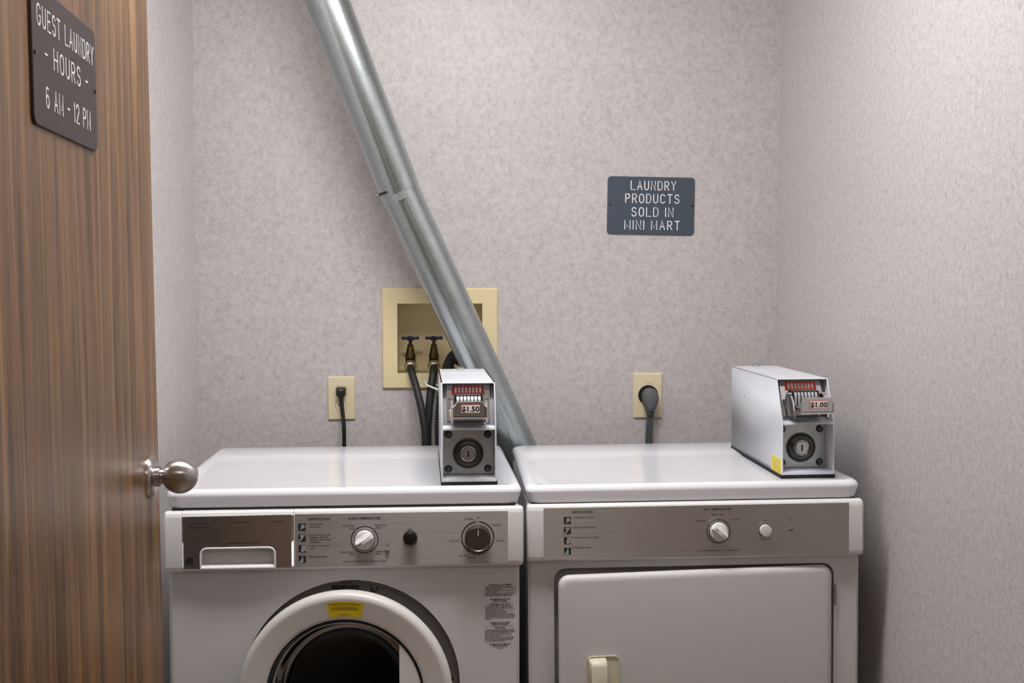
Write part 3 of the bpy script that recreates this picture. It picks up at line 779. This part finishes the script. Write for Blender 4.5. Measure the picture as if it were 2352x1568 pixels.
# curved yellow sticker
bm = NB(); rnd = random.Random(5)
def ring_y(r): return -(0.0400+(r-0.159)*(0.0436-0.0400)/(0.1900-0.159))-0.0004
n = 16; a0, a1 = math.radians(90-11.5), math.radians(90+10.0)
for k in range(n):
    p, q = a0+(a1-a0)*k/n, a0+(a1-a0)*(k+1)/n
    face(bm, [(cu+r*math.cos(t), ring_y(r), DC[1]+r*math.sin(t)) for r, t in ((0.1605, p), (0.1905, p), (0.1905, q), (0.1605, q))])
st = finish('warning_sticker', bm, M['yellow'], wd_, recalc=False)
bm = NB()
for r, f in ((0.1872, .92), (0.1845, .80), (0.1795, .78), (0.1770, .74), (0.1745, .78), (0.1645, .22)):
    t = PI/2+0.01+0.19*f*0.9
    while t > PI/2-0.02-0.19*f*0.9:
        dt = rnd.uniform(0.010, 0.035); e = max(t-dt, PI/2-0.02-0.19*f*0.9)
        x = t
        while x > e:
            hh = rnd.choice((0.0008, 0.0009, 0.0013))
            face(bm, [(cu+rr*math.cos(tt), ring_y(rr)-0.0003, DC[1]+rr*math.sin(tt)) for rr, tt in ((r-0.0006, x), (r-0.0006+hh*1.4, x), (r-0.0006+hh*1.4, x-0.0035), (r-0.0006, x-0.0035))])
            x -= 0.0047
        t = e-0.006
finish('sticker_print', bm, mat('sticker_ink', rgb(92, 70, 10), 0.6), wd_, recalc=False)
bm = NB(); box(bm, cu+0.203, cu+0.209, -0.022, -0.012, DC[1]+0.0265, DC[1]+0.0345, 0.001); finish('latch_tongue', bm, M['black'], wd_)
# hinge block on the left of the recess
bm = NB(); box(bm, -0.208, -0.188, -0.004, 0.036, 0.515, 0.555, 0.002); finish('door_hinge', bm, M['screw'], wm)

# printed warning label on the front panel
bm = NB(); rnd = random.Random(11); yl = 0.0055
def head(s, z, h=0.0040, u=0.3045, xs=0.80): text_into(bm, s, u, z, h, yl, 'C', 0.03, xs*1.1)
head('WARNING TO CUSTOMERS', 0.7262, 0.0032, xs=.72)
z = 0.7225
for k in range(8): word_bars(bm, 0.2750, 0.3350, z-0.00262*k, 0.0018, yl, rnd, (0.9, 1, .55, 1, .45, 1, .95, .88)[k])
head('MACHINE SHOULD NOT BE', 0.6975, 0.0030, xs=.68); head('USED BY CHILDREN', 0.6938, 0.0030, xs=.68)
box(bm, 0.274, 0.333, yl, yl+0.0002, 0.6905, 0.6908)
head('AVERTISSEMENT AUX CLIENTS', 0.6868, 0.0030, xs=.66)
z = 0.6833
for k in range(11): word_bars(bm, 0.2750, 0.3350, z-0.00262*k, 0.0018, yl, rnd, (.93, .9, 1, .62, .95, .7, 1, 1, 1, .98, .22)[k])
head("L'APPAREIL NE DOIT PAS \u00caTRE", 0.6500, 0.0028, xs=.66); head('UTILIS\u00c9 PAR DES ENFANTS', 0.6465, 0.0028, xs=.66)
box(bm, 0.274, 0.333, yl, yl+0.0002, 0.6430, 0.6433)
head('PRECAUCI\u00d3N', 0.6398, 0.0028, xs=.74)
z = 0.6358
for k in range(10): word_bars(bm, 0.2742, 0.3345, z-0.00262*k, 0.0018, yl, rnd, (1, 1, 1, .86, .9, .5, 1, .96, .96, .7)[k])
head('LAS M\u00c1QUINAS NO DEBEN SER', 0.6062, 0.0029, xs=.66); head('USADAS POR NI\u00d1OS', 0.6025, 0.0029, xs=.70)
word_bars(bm, 0.297, 0.311, 0.598, 0.0016, yl, rnd); word_bars(bm, 0.326, 0.332, 0.598, 0.0016, yl, rnd)
finish('warning_label', bm, M['ink'], wm, recalc=False)

# fascia: end cap, dispenser drawer, control panel
Z0, Z1 = 0.7672, 0.8858
bm = NB(); extrude_prof(bm, fascia_prof(Z0-0.0012, Z1-0.0005), [(-HW+0.0000, 0.006), (-HW+0.0015, 0.002), (-HW+0.005, 0.0), (-0.3136, 0.0), (-0.3132, 0.0006)]); finish('end_cap', bm, M['plastic'], wm, sharp=0.4)
# drawer with a scooped pull
prof = fascia_prof(Z0, Z1)
bm = NB()
gu0, gu1, gz0, gz1 = -0.2790, -0.1350, 0.7722, 0.8150
pull = rrect(gu0, gu1, gz0, gz1, (0.001, 0.001, 0.013, 0.013), 6)
du0, du1 = -0.3126, -0.0996
plate(bm, [(du0, Z0+0.013), (du1, Z0+0.013), (du1, Z1-0.0125), (du0, Z1-0.0125)], [rrect(gu0, gu1, Z0+0.0131, gz1, (0.0001, 0.0001, 0.013, 0.013), 6)], -0.0120, 0.004, hole_wall=False)
extrude_prof(bm, [p for p in prof if p[1] >= Z1-0.0126]+[(0.006, Z1-0.0126)], [(du0, 0.0), (du1, 0.0)])
lowp = [p for p in prof if p[1] <= Z0+0.0131]+[(0.006, Z0+0.0131)]
extrude_prof(bm, lowp, [(du0, 0.0), (du1, 0.0)])
dr = finish('dispenser_drawer', bm, M['plastic'], wm, sharp=0.12)
bm = NB(); plate(bm, [(-0.3106, 0.7748), (-0.1040, 0.7738), (-0.1040, 0.8778), (-0.3106, 0.8760)], [rrect(gu0, gu1, 0.7755, gz1, (0.0001, 0.0001, 0.013, 0.013), 6)], -0.0125, -0.0118)
finish('steel_facing', bm, M['drawer'], dr)
bm = NB(); arcpts = [(gu0+0.001, gz0+0.001)]+[p for p in rrect(gu0+0.001, gu1-0.001, gz0, gz1-0.001, (0.0, 0.0, 0.012, 0.012), 7) if p[1] > gz0+0.012][::-1]+[(gu1-0.001, gz0+0.001)]
tube(bm, [(p[0], -0.0128, p[1]) for p in arcpts], 0.0021, 8)
finish('pull_rim', bm, M['plastic'], dr)
bm = NB()
ins = rrect(gu0, gu1, gz0+0.004, gz1, (0.001, 0.001, 0.013, 0.013), 6)
loft(bm, [[(p[0], -0.0126, p[1]) for p in ins], [(p[0]*0.985-0.0031, 0.0010, p[1]*0.97+0.0238) for p in ins]], False, True)
finish('pull_scoop', bm, M['ring'], dr)
bm = NB(); tube(bm, [(gu0+0.002, -0.0122, gz0+0.0028), (gu1-0.002, -0.0122, gz0+0.0028)], 0.0032, 10); finish('pull_lip', bm, M['plastic'], dr)
bm = NB(); box(bm, -0.3065, -0.2925, -0.0129, -0.0124, 0.7832, 0.7970); finish('badge', bm, M['ink'], dr)
rnd = random.Random(21); dink = mat('drawer_ink', rgb(38, 33, 30), 0.5)
for (u0, u1, z) in ((-0.2920, -0.2710, 0.8632), (-0.2985, -0.2590, 0.8548), (-0.2150, -0.1840, 0.8638), (-0.1375, -0.1190, 0.8642), (-0.2290, -0.1600, 0.8235)): bm = NB(); word_bars(bm, u0, u1, z, 0.0024, -0.01265, rnd); tag(finish('drawer_print', bm, dink, dr, recalc=False), kind='stuff')
# control panel
bm = NB(); extrude_prof(bm, fascia_prof(Z0, Z1), [(-0.0990, 0.0), (HW-0.003, 0.0), (HW+0.0005, 0.002), (HW+0.002, 0.006)])
cp = finish('control_panel', bm, M['plastic'], wm, sharp=0.4)
steel(cp, 'steel_facing', -0.0972, 0.3190, 0.7742, 0.8782, M['brushed'])
lettering(cp, [
 ('INSTRUCTIONS', -0.0729, 0.8682, 'L', 0.0048), ('1. Load washer,', -0.0712, 0.8587, 'L', 0.0036), ('close door.', -0.0688, 0.8535, 'L', 0.0036),
 ('2. Open drawer to add', -0.0715, 0.8373, 'L', 0.0036), ('detergent, bleach &', -0.0690, 0.8326, 'L', 0.0036), ('softener. Close drawer', -0.0690, 0.8279, 'L', 0.0036),
 ('completely.', -0.0691, 0.8232, 'L', 0.0036), ('3. Add coins (or insert', -0.0717, 0.8157, 'L', 0.0036), ('card).', -0.0692, 0.8107, 'L', 0.0036),
 ('4. Press Start button.', -0.0718, 0.7944, 'L', 0.0036), ('WASH TEMPERATURE', 0.0375, 0.8681, 'C', 0.0050),
 ('Perm Press', 0.0170, 0.8540, 'R', 0.0038), ('Cold', 0.0170, 0.8490, 'R', 0.0038), ('Perm Press', 0.0587, 0.8543, 'L', 0.0038), ('Warm', 0.0587, 0.8493, 'L', 0.0038),
 ('Whites/Colors', 0.0166, 0.8022, 'R', 0.0038), ('Hot', 0.0166, 0.7972, 'R', 0.0038), ('Delicates', 0.0593, 0.8023, 'L', 0.0038), ('Warm', 0.0592, 0.7973, 'L', 0.0038),
 ('In', 0.0813, 0.8175, 'C', 0.0032), ('Use', 0.0821, 0.8133, 'C', 0.0032), ('Commercial Heavy Duty - Extremely Clear', 0.0370, 0.7837, 'C', 0.0038), ('Start', 0.1265, 0.8451, 'C', 0.0038),
 ('Off', 0.2594, 0.8657, 'C', 0.0038), ('Tumbling', 0.2510, 0.8640, 'R', 0.0038), ('Washing', 0.2877, 0.8510, 'L', 0.0038), ('Rinsing', 0.2963, 0.8196, 'L', 0.0038),
 ('Final Spin', 0.2220, 0.8209, 'R', 0.0038), ('Final Rinse', 0.2426, 0.7910, 'R', 0.0038), ('Spinning', 0.2470, 0.7868, 'C', 0.0038)])
pictograms(cp, -0.0835, (0.8529, 0.8318, 0.8105, 0.7895), 0.0140)
KU, KZ2 = 0.0376, 0.8262
bm = NB(); annulus(bm, KU, KZ2, 0.0252, 0.0270, -0.0127)
for an in (45, 135, 225, 315):
    c, s = math.cos(math.radians(an)), math.sin(math.radians(an)); annulus(bm, KU+c*0.0261, KZ2+s*0.0261, 0.0021, 0.0029, -0.0129, n=16)
ringo = finish('dial_scale', bm, M['ink'], cp, recalc=False)
for an in (45, 135, 225, 315):
    c, s = math.cos(math.radians(an)), math.sin(math.radians(an)); bm = NB(); lathe(bm, [(0.0021, 0), (0.0021, 0.0005)], (KU+c*0.0261, -0.0126, KZ2+s*0.0261), (0, -1, 0), 14); finish('scale_dot', bm, M['brushed'], cp)
selector_knob(cp, KU, KZ2, 0.0188, math.radians(215))
bm = NB(); lathe(bm, [(0.0140, 0.0), (0.0140, 0.004), (0.0128, 0.0045), (0.0128, 0.011), (0.0112, 0.0135), (0.006, 0.0146), (0.0, 0.0149)], (0.1266, -0.0125, 0.8284), (0, -1, 0), 32, True, False); finish('start_button', bm, M['black'], cp)
bm = NB(); lathe(bm, [(0.0046, 0.0), (0.0046, 0.0012), (0.0036, 0.0016), (0.0034, 0.0028), (0.0, 0.0042)], (0.0818, -0.0124, 0.8038), (0, -1, 0), 20, True, False); finish('indicator_light', bm, M['amber'], cp)
CU, CZ = 0.2593, 0.8262
bm = NB(); annulus(bm, CU, CZ, 0.0304, 0.0328, -0.0127, math.radians(100), math.radians(446), 64)
DOTS = (96.5, 182, 248, 266, 357)
for an in DOTS:
    c, s = math.cos(math.radians(an)), math.sin(math.radians(an)); annulus(bm, CU+c*0.0316, CZ+s*0.0316, 0.0018, 0.0027, -0.0129, n=16)
finish('dial_scale', bm, M['ink'], cp, recalc=False)
for an in DOTS:
    c, s = math.cos(math.radians(an)), math.sin(math.radians(an)); bm = NB(); lathe(bm, [(0.0018, 0), (0.0018, 0.0005)], (CU+c*0.0316, -0.0126, CZ+s*0.0316), (0, -1, 0), 14); finish('scale_dot', bm, M['brushed'], cp)
bm = NB(); lathe(bm, [(0.0262, 0.0), (0.0258, 0.004), (0.0250, 0.018), (0.0240, 0.0200), (0.0225, 0.0204), (0.0215, 0.0192), (0.0, 0.0190)], (CU, -0.0125, CZ), (0, -1, 0), 56, True, False)
cd_ = finish('cycle_dial', bm, M['dialgrey'], cp, sharp=0.35)
bm = NB(); box(bm, CU-0.0008, CU+0.0008, -0.0320, -0.0312, CZ+0.008, CZ+0.0205); finish('pointer', bm, M['white'], cd_)

# ------------------------------------------------------------------ dryer
ROLL = 0.009
D_MW = frame((0.521, 2.235, 0.0), -0.014, ROLL)
dm = thing('dryer', 'white front-loading clothes dryer with a square door standing ajar', 'dryer', D_MW)
HD = 0.342; DD = 0.590
lid(dm, HD, DD); cabinet(dm, 0.3385, DD-0.01, 0.05); feet(dm, 0.3385, DD, ROLL)
bm = NB()
ho = rrect(-0.2865, 0.2860, 0.262, 0.7565, 0.024, 8)
plate(bm, rrect(-0.3385, 0.3385, 0.03, 0.8865, 0.004, 3), [ho], 0.006, 0.052, front=rrect(-0.3325, 0.3325, 0.034, 0.8825, 0.003, 3), cham=0.005, back=False)
finish('front_panel', bm, M['body'], dm, sharp=0.5)
bm = NB(); box(bm, -0.330, 0.330, 0.004, 0.10, 0.8835, 0.8892); finish('lid_gap', bm, M['darkgap'], dm)
bm = NB(); plate(bm, rrect(-0.2865, 0.2860, 0.262, 0.7565, 0.024, 8), [circle(0, 0.50, 0.19, 48)], 0.021, 0.034); finish('door_opening', bm, M['recess'], dm)
bm = NB(); lathe(bm, [(0.19, -0.034), (0.20, -0.06), (0.27, -0.08), (0.27, -0.45), (0.0, -0.46)], (0, 0, 0.50), (0, -1, 0), 48, False, False); finish('drum', bm, M['drum'], dm, recalc=False)
# door, hinged on its right
bm = NB(); dz0, dz1, dwid = 0.270, 0.7532, 0.5640
def dring(i, y, r): return [(p[0], y, p[1]) for p in rrect(-dwid+i, -i, dz0+i, dz1-i, r, 8)]
loft(bm, [dring(0.006, 0.022, 0.018), dring(0.001, 0.019, 0.021), dring(0.0, 0.012, 0.022), dring(0.0008, 0.0065, 0.022), dring(0.0035, 0.0030, 0.020), dring(0.0075, 0.0008, 0.018), dring(0.013, 0.0, 0.016)])
dd_ = finish('door', bm, M['body'], dm, sharp=0.6)
dd_.location = (0.2815, -0.0045, 0); dd_.rotation_euler = (0, 0, math.radians(4.5)); dd_['label'] = 'square white door standing slightly ajar'
bm = NB()
hu0, hu1, hz1, hz0 = -0.5115, -0.4445, 0.5920, 0.500
plate(bm, rrect(hu0, hu1, hz0, hz1, 0.011, 6), [rrect(hu0+0.0022, hu1-0.0022, hz0+0.0022, hz1-0.0022, 0.009, 6)], -0.0022, 0.0)
hd_ = finish('handle', bm, M['handle'], dd_)
bm = NB(); plate(bm, rrect(hu0+0.002, hu1-0.002, hz0+0.002, hz1-0.002, 0.009, 6), [], -0.0006, 0.0); finish('handle_pan', bm, M['handle'], hd_)
bm = NB(); rings = []
for (z, y) in ((hz1-0.0035, -0.0015), (hz1-0.0065, -0.013), (hz1-0.011, -0.018), (hz1-0.017, -0.0205), (hz0+0.015, -0.0205), (hz0+0.0035, -0.002)):
    rr_ = []
    for (fu, k) in ((0.0, 0.0), (0.02, 0.5), (0.10, 0.85), (0.30, 0.98), (0.55, 1.0), (0.90, 1.0), (1.0, 0.94), (1.0, 0.0)):
        rr_.append((hu0+0.0045+fu*0.0345, -0.0003+(y)*k, z-(0.003*(1-k) if z > 0.55 and fu < 0.3 else 0)))
    rings.append(rr_)
loft(bm, rings); finish('grip', bm, M['handle'], hd_, sharp=0.7)
for z in (0.690, 0.335):
    bm = NB(); box(bm, 0.2825, 0.2905, 0.0022, 0.0075, z-0.020, z+0.022, 0.0008); tube(bm, [(0.2845, 0.0015, z-0.017), (0.2845, 0.0015, z+0.019)], 0.0028, 10); finish('hinge', bm, M['screw'], dm)
# fascia
bm = NB(); extrude_prof(bm, fascia_prof(0.7735, 0.8905-0.0018), [(-HD+0.0005, 0.006), (-HD+0.002, 0.002), (-HD+0.0055, 0.0), (HD-0.0045, 0.0), (HD-0.001, 0.002), (HD+0.0005, 0.006)])
dp = finish('control_panel', bm, M['plastic'], dm, sharp=0.4)
steel(dp, 'steel_facing', -0.3080, 0.3102, 0.7792, 0.8828, M['brushed'])
lettering(dp, [
 ('INSTRUCTIONS', -0.2517, 0.8740, 'L', 0.0046), ('1. Load dryer, close door.', -0.2518, 0.8635, 'L', 0.0036), ('2. Select Dry Temperature', -0.2519, 0.8433, 'L', 0.0036),
 ('3. Add coins (or insert card).', -0.2511, 0.8231, 'L', 0.0036), ('4. Press Start button.', -0.2513, 0.8029, 'L', 0.0036), ('DRY TEMPERATURE', 0.0422, 0.8746, 'C', 0.0048),
 ('Medium Heat', 0.0430, 0.8636, 'C', 0.0037), ('High Heat', 0.0182, 0.8521, 'R', 0.0037), ('Low Heat', 0.0672, 0.8538, 'L', 0.0037),
 ('Commercial Heavy Duty  -  3 Temperatures', 0.0439, 0.7916, 'C', 0.0038), ('Start', 0.1386, 0.8507, 'C', 0.0037), ('Push and Hold', 0.1396, 0.8126, 'C', 0.0032), ('On', 0.1919, 0.8514, 'C', 0.0034)])
pictograms(dp, -0.2605, (0.8575, 0.8373, 0.8171, 0.7959), 0.0140)
KU, KZ2 = 0.0443, 0.8300
bm = NB(); annulus(bm, KU, KZ2, 0.0230, 0.0245, -0.0127)
for an in (38, 90, 142):
    c, s = math.cos(math.radians(an)), math.sin(math.radians(an)); annulus(bm, KU+c*0.0238, KZ2+s*0.0238, 0.0018, 0.0026, -0.0129, n=16)
finish('dial_scale', bm, M['ink'], dp, recalc=False)
for an in (38, 90, 142):
    c, s = math.cos(math.radians(an)), math.sin(math.radians(an)); bm = NB(); lathe(bm, [(0.0018, 0), (0.0018, 0.0005)], (KU+c*0.0238, -0.0126, KZ2+s*0.0238), (0, -1, 0), 14); finish('scale_dot', bm, M['brushed'], dp)
selector_knob(dp, KU, KZ2, 0.0182, math.radians(137))
bm = NB(); lathe(bm, [(0.0131, 0.0), (0.0131, 0.0009)], (0.1388, -0.0125, 0.8304), (0, -1, 0), 32, mi=1)
lathe(bm, [(0.0120, 0.0005), (0.0120, 0.006), (0.0112, 0.0075), (0.006, 0.0082), (0.0, 0.0084)], (0.1388, -0.0125, 0.8304), (0, -1, 0), 32, True, False); finish('start_button', bm, [M['plastic'], M['darkgap']], dp)
bm = NB(); lathe(bm, [(0.0046, 0.0), (0.0046, 0.0010), (0.0034, 0.0013), (0.0030, 0.0026), (0.0, 0.0038)], (0.1917, -0.0124, 0.8318), (0, -1, 0), 20, True, False); finish('indicator_light', bm, M['amber'], dp)

# ------------------------------------------------------------------ coin meters
def coin_meter(mw, label, price, serif, red, nums, sticker, pull):
    t = thing('coin_meter', label, 'coin meter', mw, 'coin meters on the machines')
    hw, dep, h, hl, lean = 0.0550, 0.43, 0.2045, 0.1165, 0.043
    b = NB(); box(b, -hw-0.0012, hw+0.0022, 0.0008, 0.325, 0.0003, 0.0048); box(b, -hw-0.0012, hw+0.0022, 0.0008, dep+0.001, 0.0047, 0.0080); finish('base_strip', b, M['darkgap'], t)  # dark strip under the case, its lower layer shorter
    # folded sheet case
    b = NB(); tk = 0.0022; zb = 0.0080
    prof = [(0.0, zb), (0.0, hl), (lean, h), (dep, h), (dep, zb)]
    for s in (-1, 1):
        u0, u1 = s*hw, s*(hw-tk)
        loft(b, [[(u0, p[0], p[1]) for p in prof], [(u1, p[0], p[1]) for p in prof]])
    box(b, -hw, hw, lean, dep, h-tk, h); box(b, -hw, hw, dep-tk, dep, zb, h)
    box(b, -hw, hw, 0.0, dep, zb, zb+tk+0.004, 0.0006, 1)
    case = finish('case', b, M['casegrey'], t, sharp=0.4)
    # rolled edge of the case mouth
    b = NB()
    for s in (-1, 1): tube(b, [(s*(hw-0.0013), 0.0, zb), (s*(hw-0.0013), 0.0, hl), (s*(hw-0.0013), lean, h-0.001)], 0.0014, 8)
    tube(b, [(-hw, lean, h-0.0012), (hw, lean, h-0.0012)], 0.0014, 8)
    finish('mouth_edge', b, M['casegrey'], case)
    # top: seam line, locking stud
    b = NB(); box(b, -hw+0.006, hw-0.006, 0.300, 0.3012, h-0.0003, h+0.0006); finish('top_seam', b, M['white'], case)
    b = NB(); lathe(b, [(0.0095, 0.0), (0.0095, 0.0055), (0.0080, 0.0072), (0.0045, 0.0078)], (-0.004, 0.395, h), (0, 0, 1), 18); finish('top_stud', b, M['chrome'], case)
    # shelf between the two compartments
    b = NB(); loft(b, [[(-hw+tk, 0.0, hl-0.004), (hw-tk, 0.0, hl-0.004), (hw-tk, 0.001, hl), (-hw+tk, 0.001, hl)], [(-hw+tk, 0.075, hl-0.002), (hw-tk, 0.075, hl-0.002), (hw-tk, 0.075, hl+0.005), (-hw+tk, 0.075, hl+0.005)]])
    finish('shelf', b, M['casegrey'], case)
    # lock compartment
    LY, LZ = 0.050, 0.0580
    b = NB(); dish = circle(0, LZ, 0.0290, 40)
    plate(b, rrect(-0.0522, 0.0522, 0.0165, 0.1125, 0.002, 3), [dish], LY, LY+0.0055); lp = finish('lock_plate', b, M['lockplate'], t)
    b = NB(); box(b, -hw+tk, hw-tk, LY+0.006, LY+0.0075, zb+0.004, hl-0.003); finish('vault_door', b, M['lockplate'], t)
    b = NB(); lathe(b, [(0.0318, 0.0004), (0.0310, 0.0020), (0.0296, 0.0016), (0.0276, -0.0015), (0.0220, -0.0040), (0.0195, -0.0045), (0.0, -0.0045)], (0, LY, LZ), (0, -1, 0), 44, False, False); finish('lock_dish', b, M['lockdark'], lp)
    b = NB(); lathe(b, [(0.0172, -0.004), (0.0172, 0.006), (0.0158, 0.0082), (0.0142, 0.0075), (0.0132, 0.0060), (0.0126, 0.0090), (0.0, 0.0092)], (0, LY, LZ), (0, -1, 0), 36, False, False); lk = finish('lock_cylinder', b, M['chrome'], lp)
    b = NB(); box(b, -0.0014, 0.0014, LY-0.0100, LY-0.0086, LZ-0.0070, LZ+0.0070, 0.0006, 1); finish('keyhole', b, M['darkgap'], lk)
    for su in (-0.0405, 0.0405):
        for z in (0.0265, 0.0975):
            b = NB(); lathe(b, [(0.0082, 0.0), (0.0077, 0.0016), (0.0064, 0.0004), (0.0050, 0.0001), (0.0040, 0.0022), (0.0, 0.0032)], (su, LY, z), (0, -1, 0), 20, False, False); finish('plate_screw', b, M['lockdark'], lp)
    # upper compartment: back plate, coin slide
    def sl(a, z): return lean*(z-hl)/(h-hl)+a                     # depth on the leaning mouth
    b = NB(); y0, y1 = sl(0.027, hl), sl(0.027, h)
    loft(b, [[(-hw+tk, y0, hl), (hw-tk, y0, hl), (hw-tk, y0+0.003, hl), (-hw+tk, y0+0.003, hl)], [(-hw+tk, y1, h-tk), (hw-tk, y1, h-tk), (hw-tk, y1+0.003, h-tk), (-hw+tk, y1+0.003, h-tk)]])
    finish('inner_plate', b, M['meterplate'], t)
    ch = NB()
    zA, zB = 0.1285, 0.1985
    loft(ch, [[(-0.044, sl(0.021, zA), zA), (0.044, sl(0.021, zA), zA), (0.044, sl(0.0275, zA), zA), (-0.044, sl(0.0275, zA), zA)], [(-0.044, sl(0.021, zB), zB), (0.044, sl(0.021, zB), zB), (0.044, sl(0.0275, zB), zB), (-0.044, sl(0.0275, zB), zB)]])
    chute = finish('coin_chute', ch, M['chrome'], t)
    b = NB(); z0, z1 = 0.1800, 0.1965
    lab = [(-0.0335, z0), (0.0335, z0), (0.0318, z1), (-0.0318, z1)]
    def slab(u, z, y): return (u, sl(0.021, z)+y, z)
    plate(b, lab, [], -0.0016, 0.0, slab); finish('denomination_label', b, M[red], chute)
    for k in range(8):
        cu_ = -0.0252+0.0072*k; b = NB()
        plate(b, [(cu_+0.0025*math.cos(a), 0.1883+0.0062*math.sin(a)) for a in [2*PI*i/18 for i in range(18)]], [], -0.0019, -0.0016, slab)
        finish('label_window', b, M['white'], chute)
    for k in range(8):
        if nums[k] == '1':
            b = NB(); n0 = 0; text_into(b, '25', -0.0252+0.0072*k, 0.1883, 0.0036, 0, 'C', 0.01, 0.75); b.verts.ensure_lookup_table()
            for vv in b.verts[n0:]: vv.co.y = sl(0.021, vv.co.z)-0.0021
            finish('denomination_print', b, M['ink'], chute, recalc=False)
    # comb of coin slots
    b = NB(); box(b, -0.0290, 0.0290, sl(-0.004, 0.166), sl(0.022, 0.166), 0.150, 0.1800); finish('slot_block', b, M['darkgap'], chute)
    for k in range(7):
        cu_ = -0.0216+0.0072*k
        b = NB(); yb = sl(-0.004, 0.166)
        pts = [(yb+0.013, 0.1815), (yb, 0.1785), (yb-0.0045, 0.173), (yb-0.0060, 0.165), (yb-0.005, 0.150)]
        loft(b, [[(cu_-0.0025, y, z), (cu_+0.0025, y, z), (cu_+0.0021, y+0.006, z-0.001), (cu_-0.0021, y+0.006, z-0.001)] for y, z in pts]); finish('slot_fin', b, M['lockplate'], chute, sharp=0.9)
    for s in (-1, 1):                                              # cheeks of the chute
        b = NB(); pr = [(0.022, 0.128), (-0.024, 0.130), (-0.012, 0.158), (0.004, 0.1725), (0.030, 0.1745)]
        loft(b, [[(s*0.0365, p[0], p[1]) for p in pr], [(s*0.0325, p[0], p[1]) for p in pr]])
        lathe(b, [(0.0028, 0), (0.0028, 0.010)], (s*0.031, 0.014, 0.1755), (s, 0, 0), 10)
        finish('chute_cheek', b, M['chrome'], chute, sharp=0.3)
    b = NB(); box(b, -0.031, 0.031, -pull, 0.024, 0.150, 0.154); slide = finish('coin_slide', b, M['chrome'], t)
    b = NB(); yf = -pull
    hp = [(-0.0345, 0.1415), (0.0345, 0.1415), (0.0345, 0.1645), (0.0300, 0.1680), (0.0265, 0.1750), (-0.0265, 0.1750), (-0.0300, 0.1680), (-0.0345, 0.1645)]
    plate(b, hp, [], yf-0.0045, yf, front=[(p[0]*0.96, p[1]+(0.0012 if p[1] < 0.155 else -0.0012)) for p in hp], cham=0.0014); finish('slide_handle', b, M['chrome'], slide, sharp=0.3)
    b = NB(); box(b, 0.0296, 0.0306, yf-0.0049, yf-0.0044, 0.1460, 0.1635); box(b, -0.0300, 0.0306, yf-0.0049, yf-0.0044, 0.1452, 0.1462); finish('handle_groove', b, M['darkgap'], slide)
    b = NB(); box(b, -0.0180, 0.0195, yf-0.0052, yf-0.0044, 0.1520, 0.1690); pl = finish('price_label', b, M[red], slide)
    b = NB(); box(b, -0.0170, 0.0185, yf-0.0056, yf-0.0051, 0.1530, 0.1680)
    finish('price_card', b, M['white'], slide)
    b = NB(); text_into(b, price, 0.0007, 0.1605, 0.0100, yf-0.0059, 'C', 0.034 if not serif else 0.026, 1.08); finish('price_print', b, M['ink'], slide, recalc=False)
    if sticker:
        b = NB(); plate(b, rrect(0.004, 0.080, 0.008, 0.040, 0.003, 3), [], -hw-0.0004, -hw, lambda u, z, y: (y, u, z)); finish('side_sticker', b, M['paleyellow'], t)
        b = NB(); rnd = random.Random(4)
        for k in range(8):
            z = 0.0365-0.0036*k
            u = 0.012
            while u < 0.068:
                wd = rnd.uniform(0.004, 0.012); box(b, -hw-0.0006, -hw-0.0003, u, min(u+wd, 0.074), z-0.0006, z+0.0006); u += wd+0.0022
        finish('sticker_print', b, mat('side_sticker_ink', rgb(150, 132, 50), 0.6), t)
        b = NB()
        for (y, z, l) in ((0.300, 0.140, 0.005), (0.262, 0.139, 0.003)): box(b, -hw-0.0003, -hw+0.0002, y, y+0.0015, z, z+l)
        finish('scratch', b, M['inkgrey'], t)
    return t
coin_meter(W_MW @ Matrix.Translation((0.2446, 0.0362, 0.9210)), 'grey metal coin meter priced $1.50 on the washing machine', '$1.50', False, 'red', '01111110', False, 0.046)
coin_meter(D_MW @ Matrix.Translation((0.2485, 0.0585, 0.9210)), 'grey metal coin meter priced $1.00 on the dryer', '$1.00', True, 'orange', '00111100', True, 0.060)
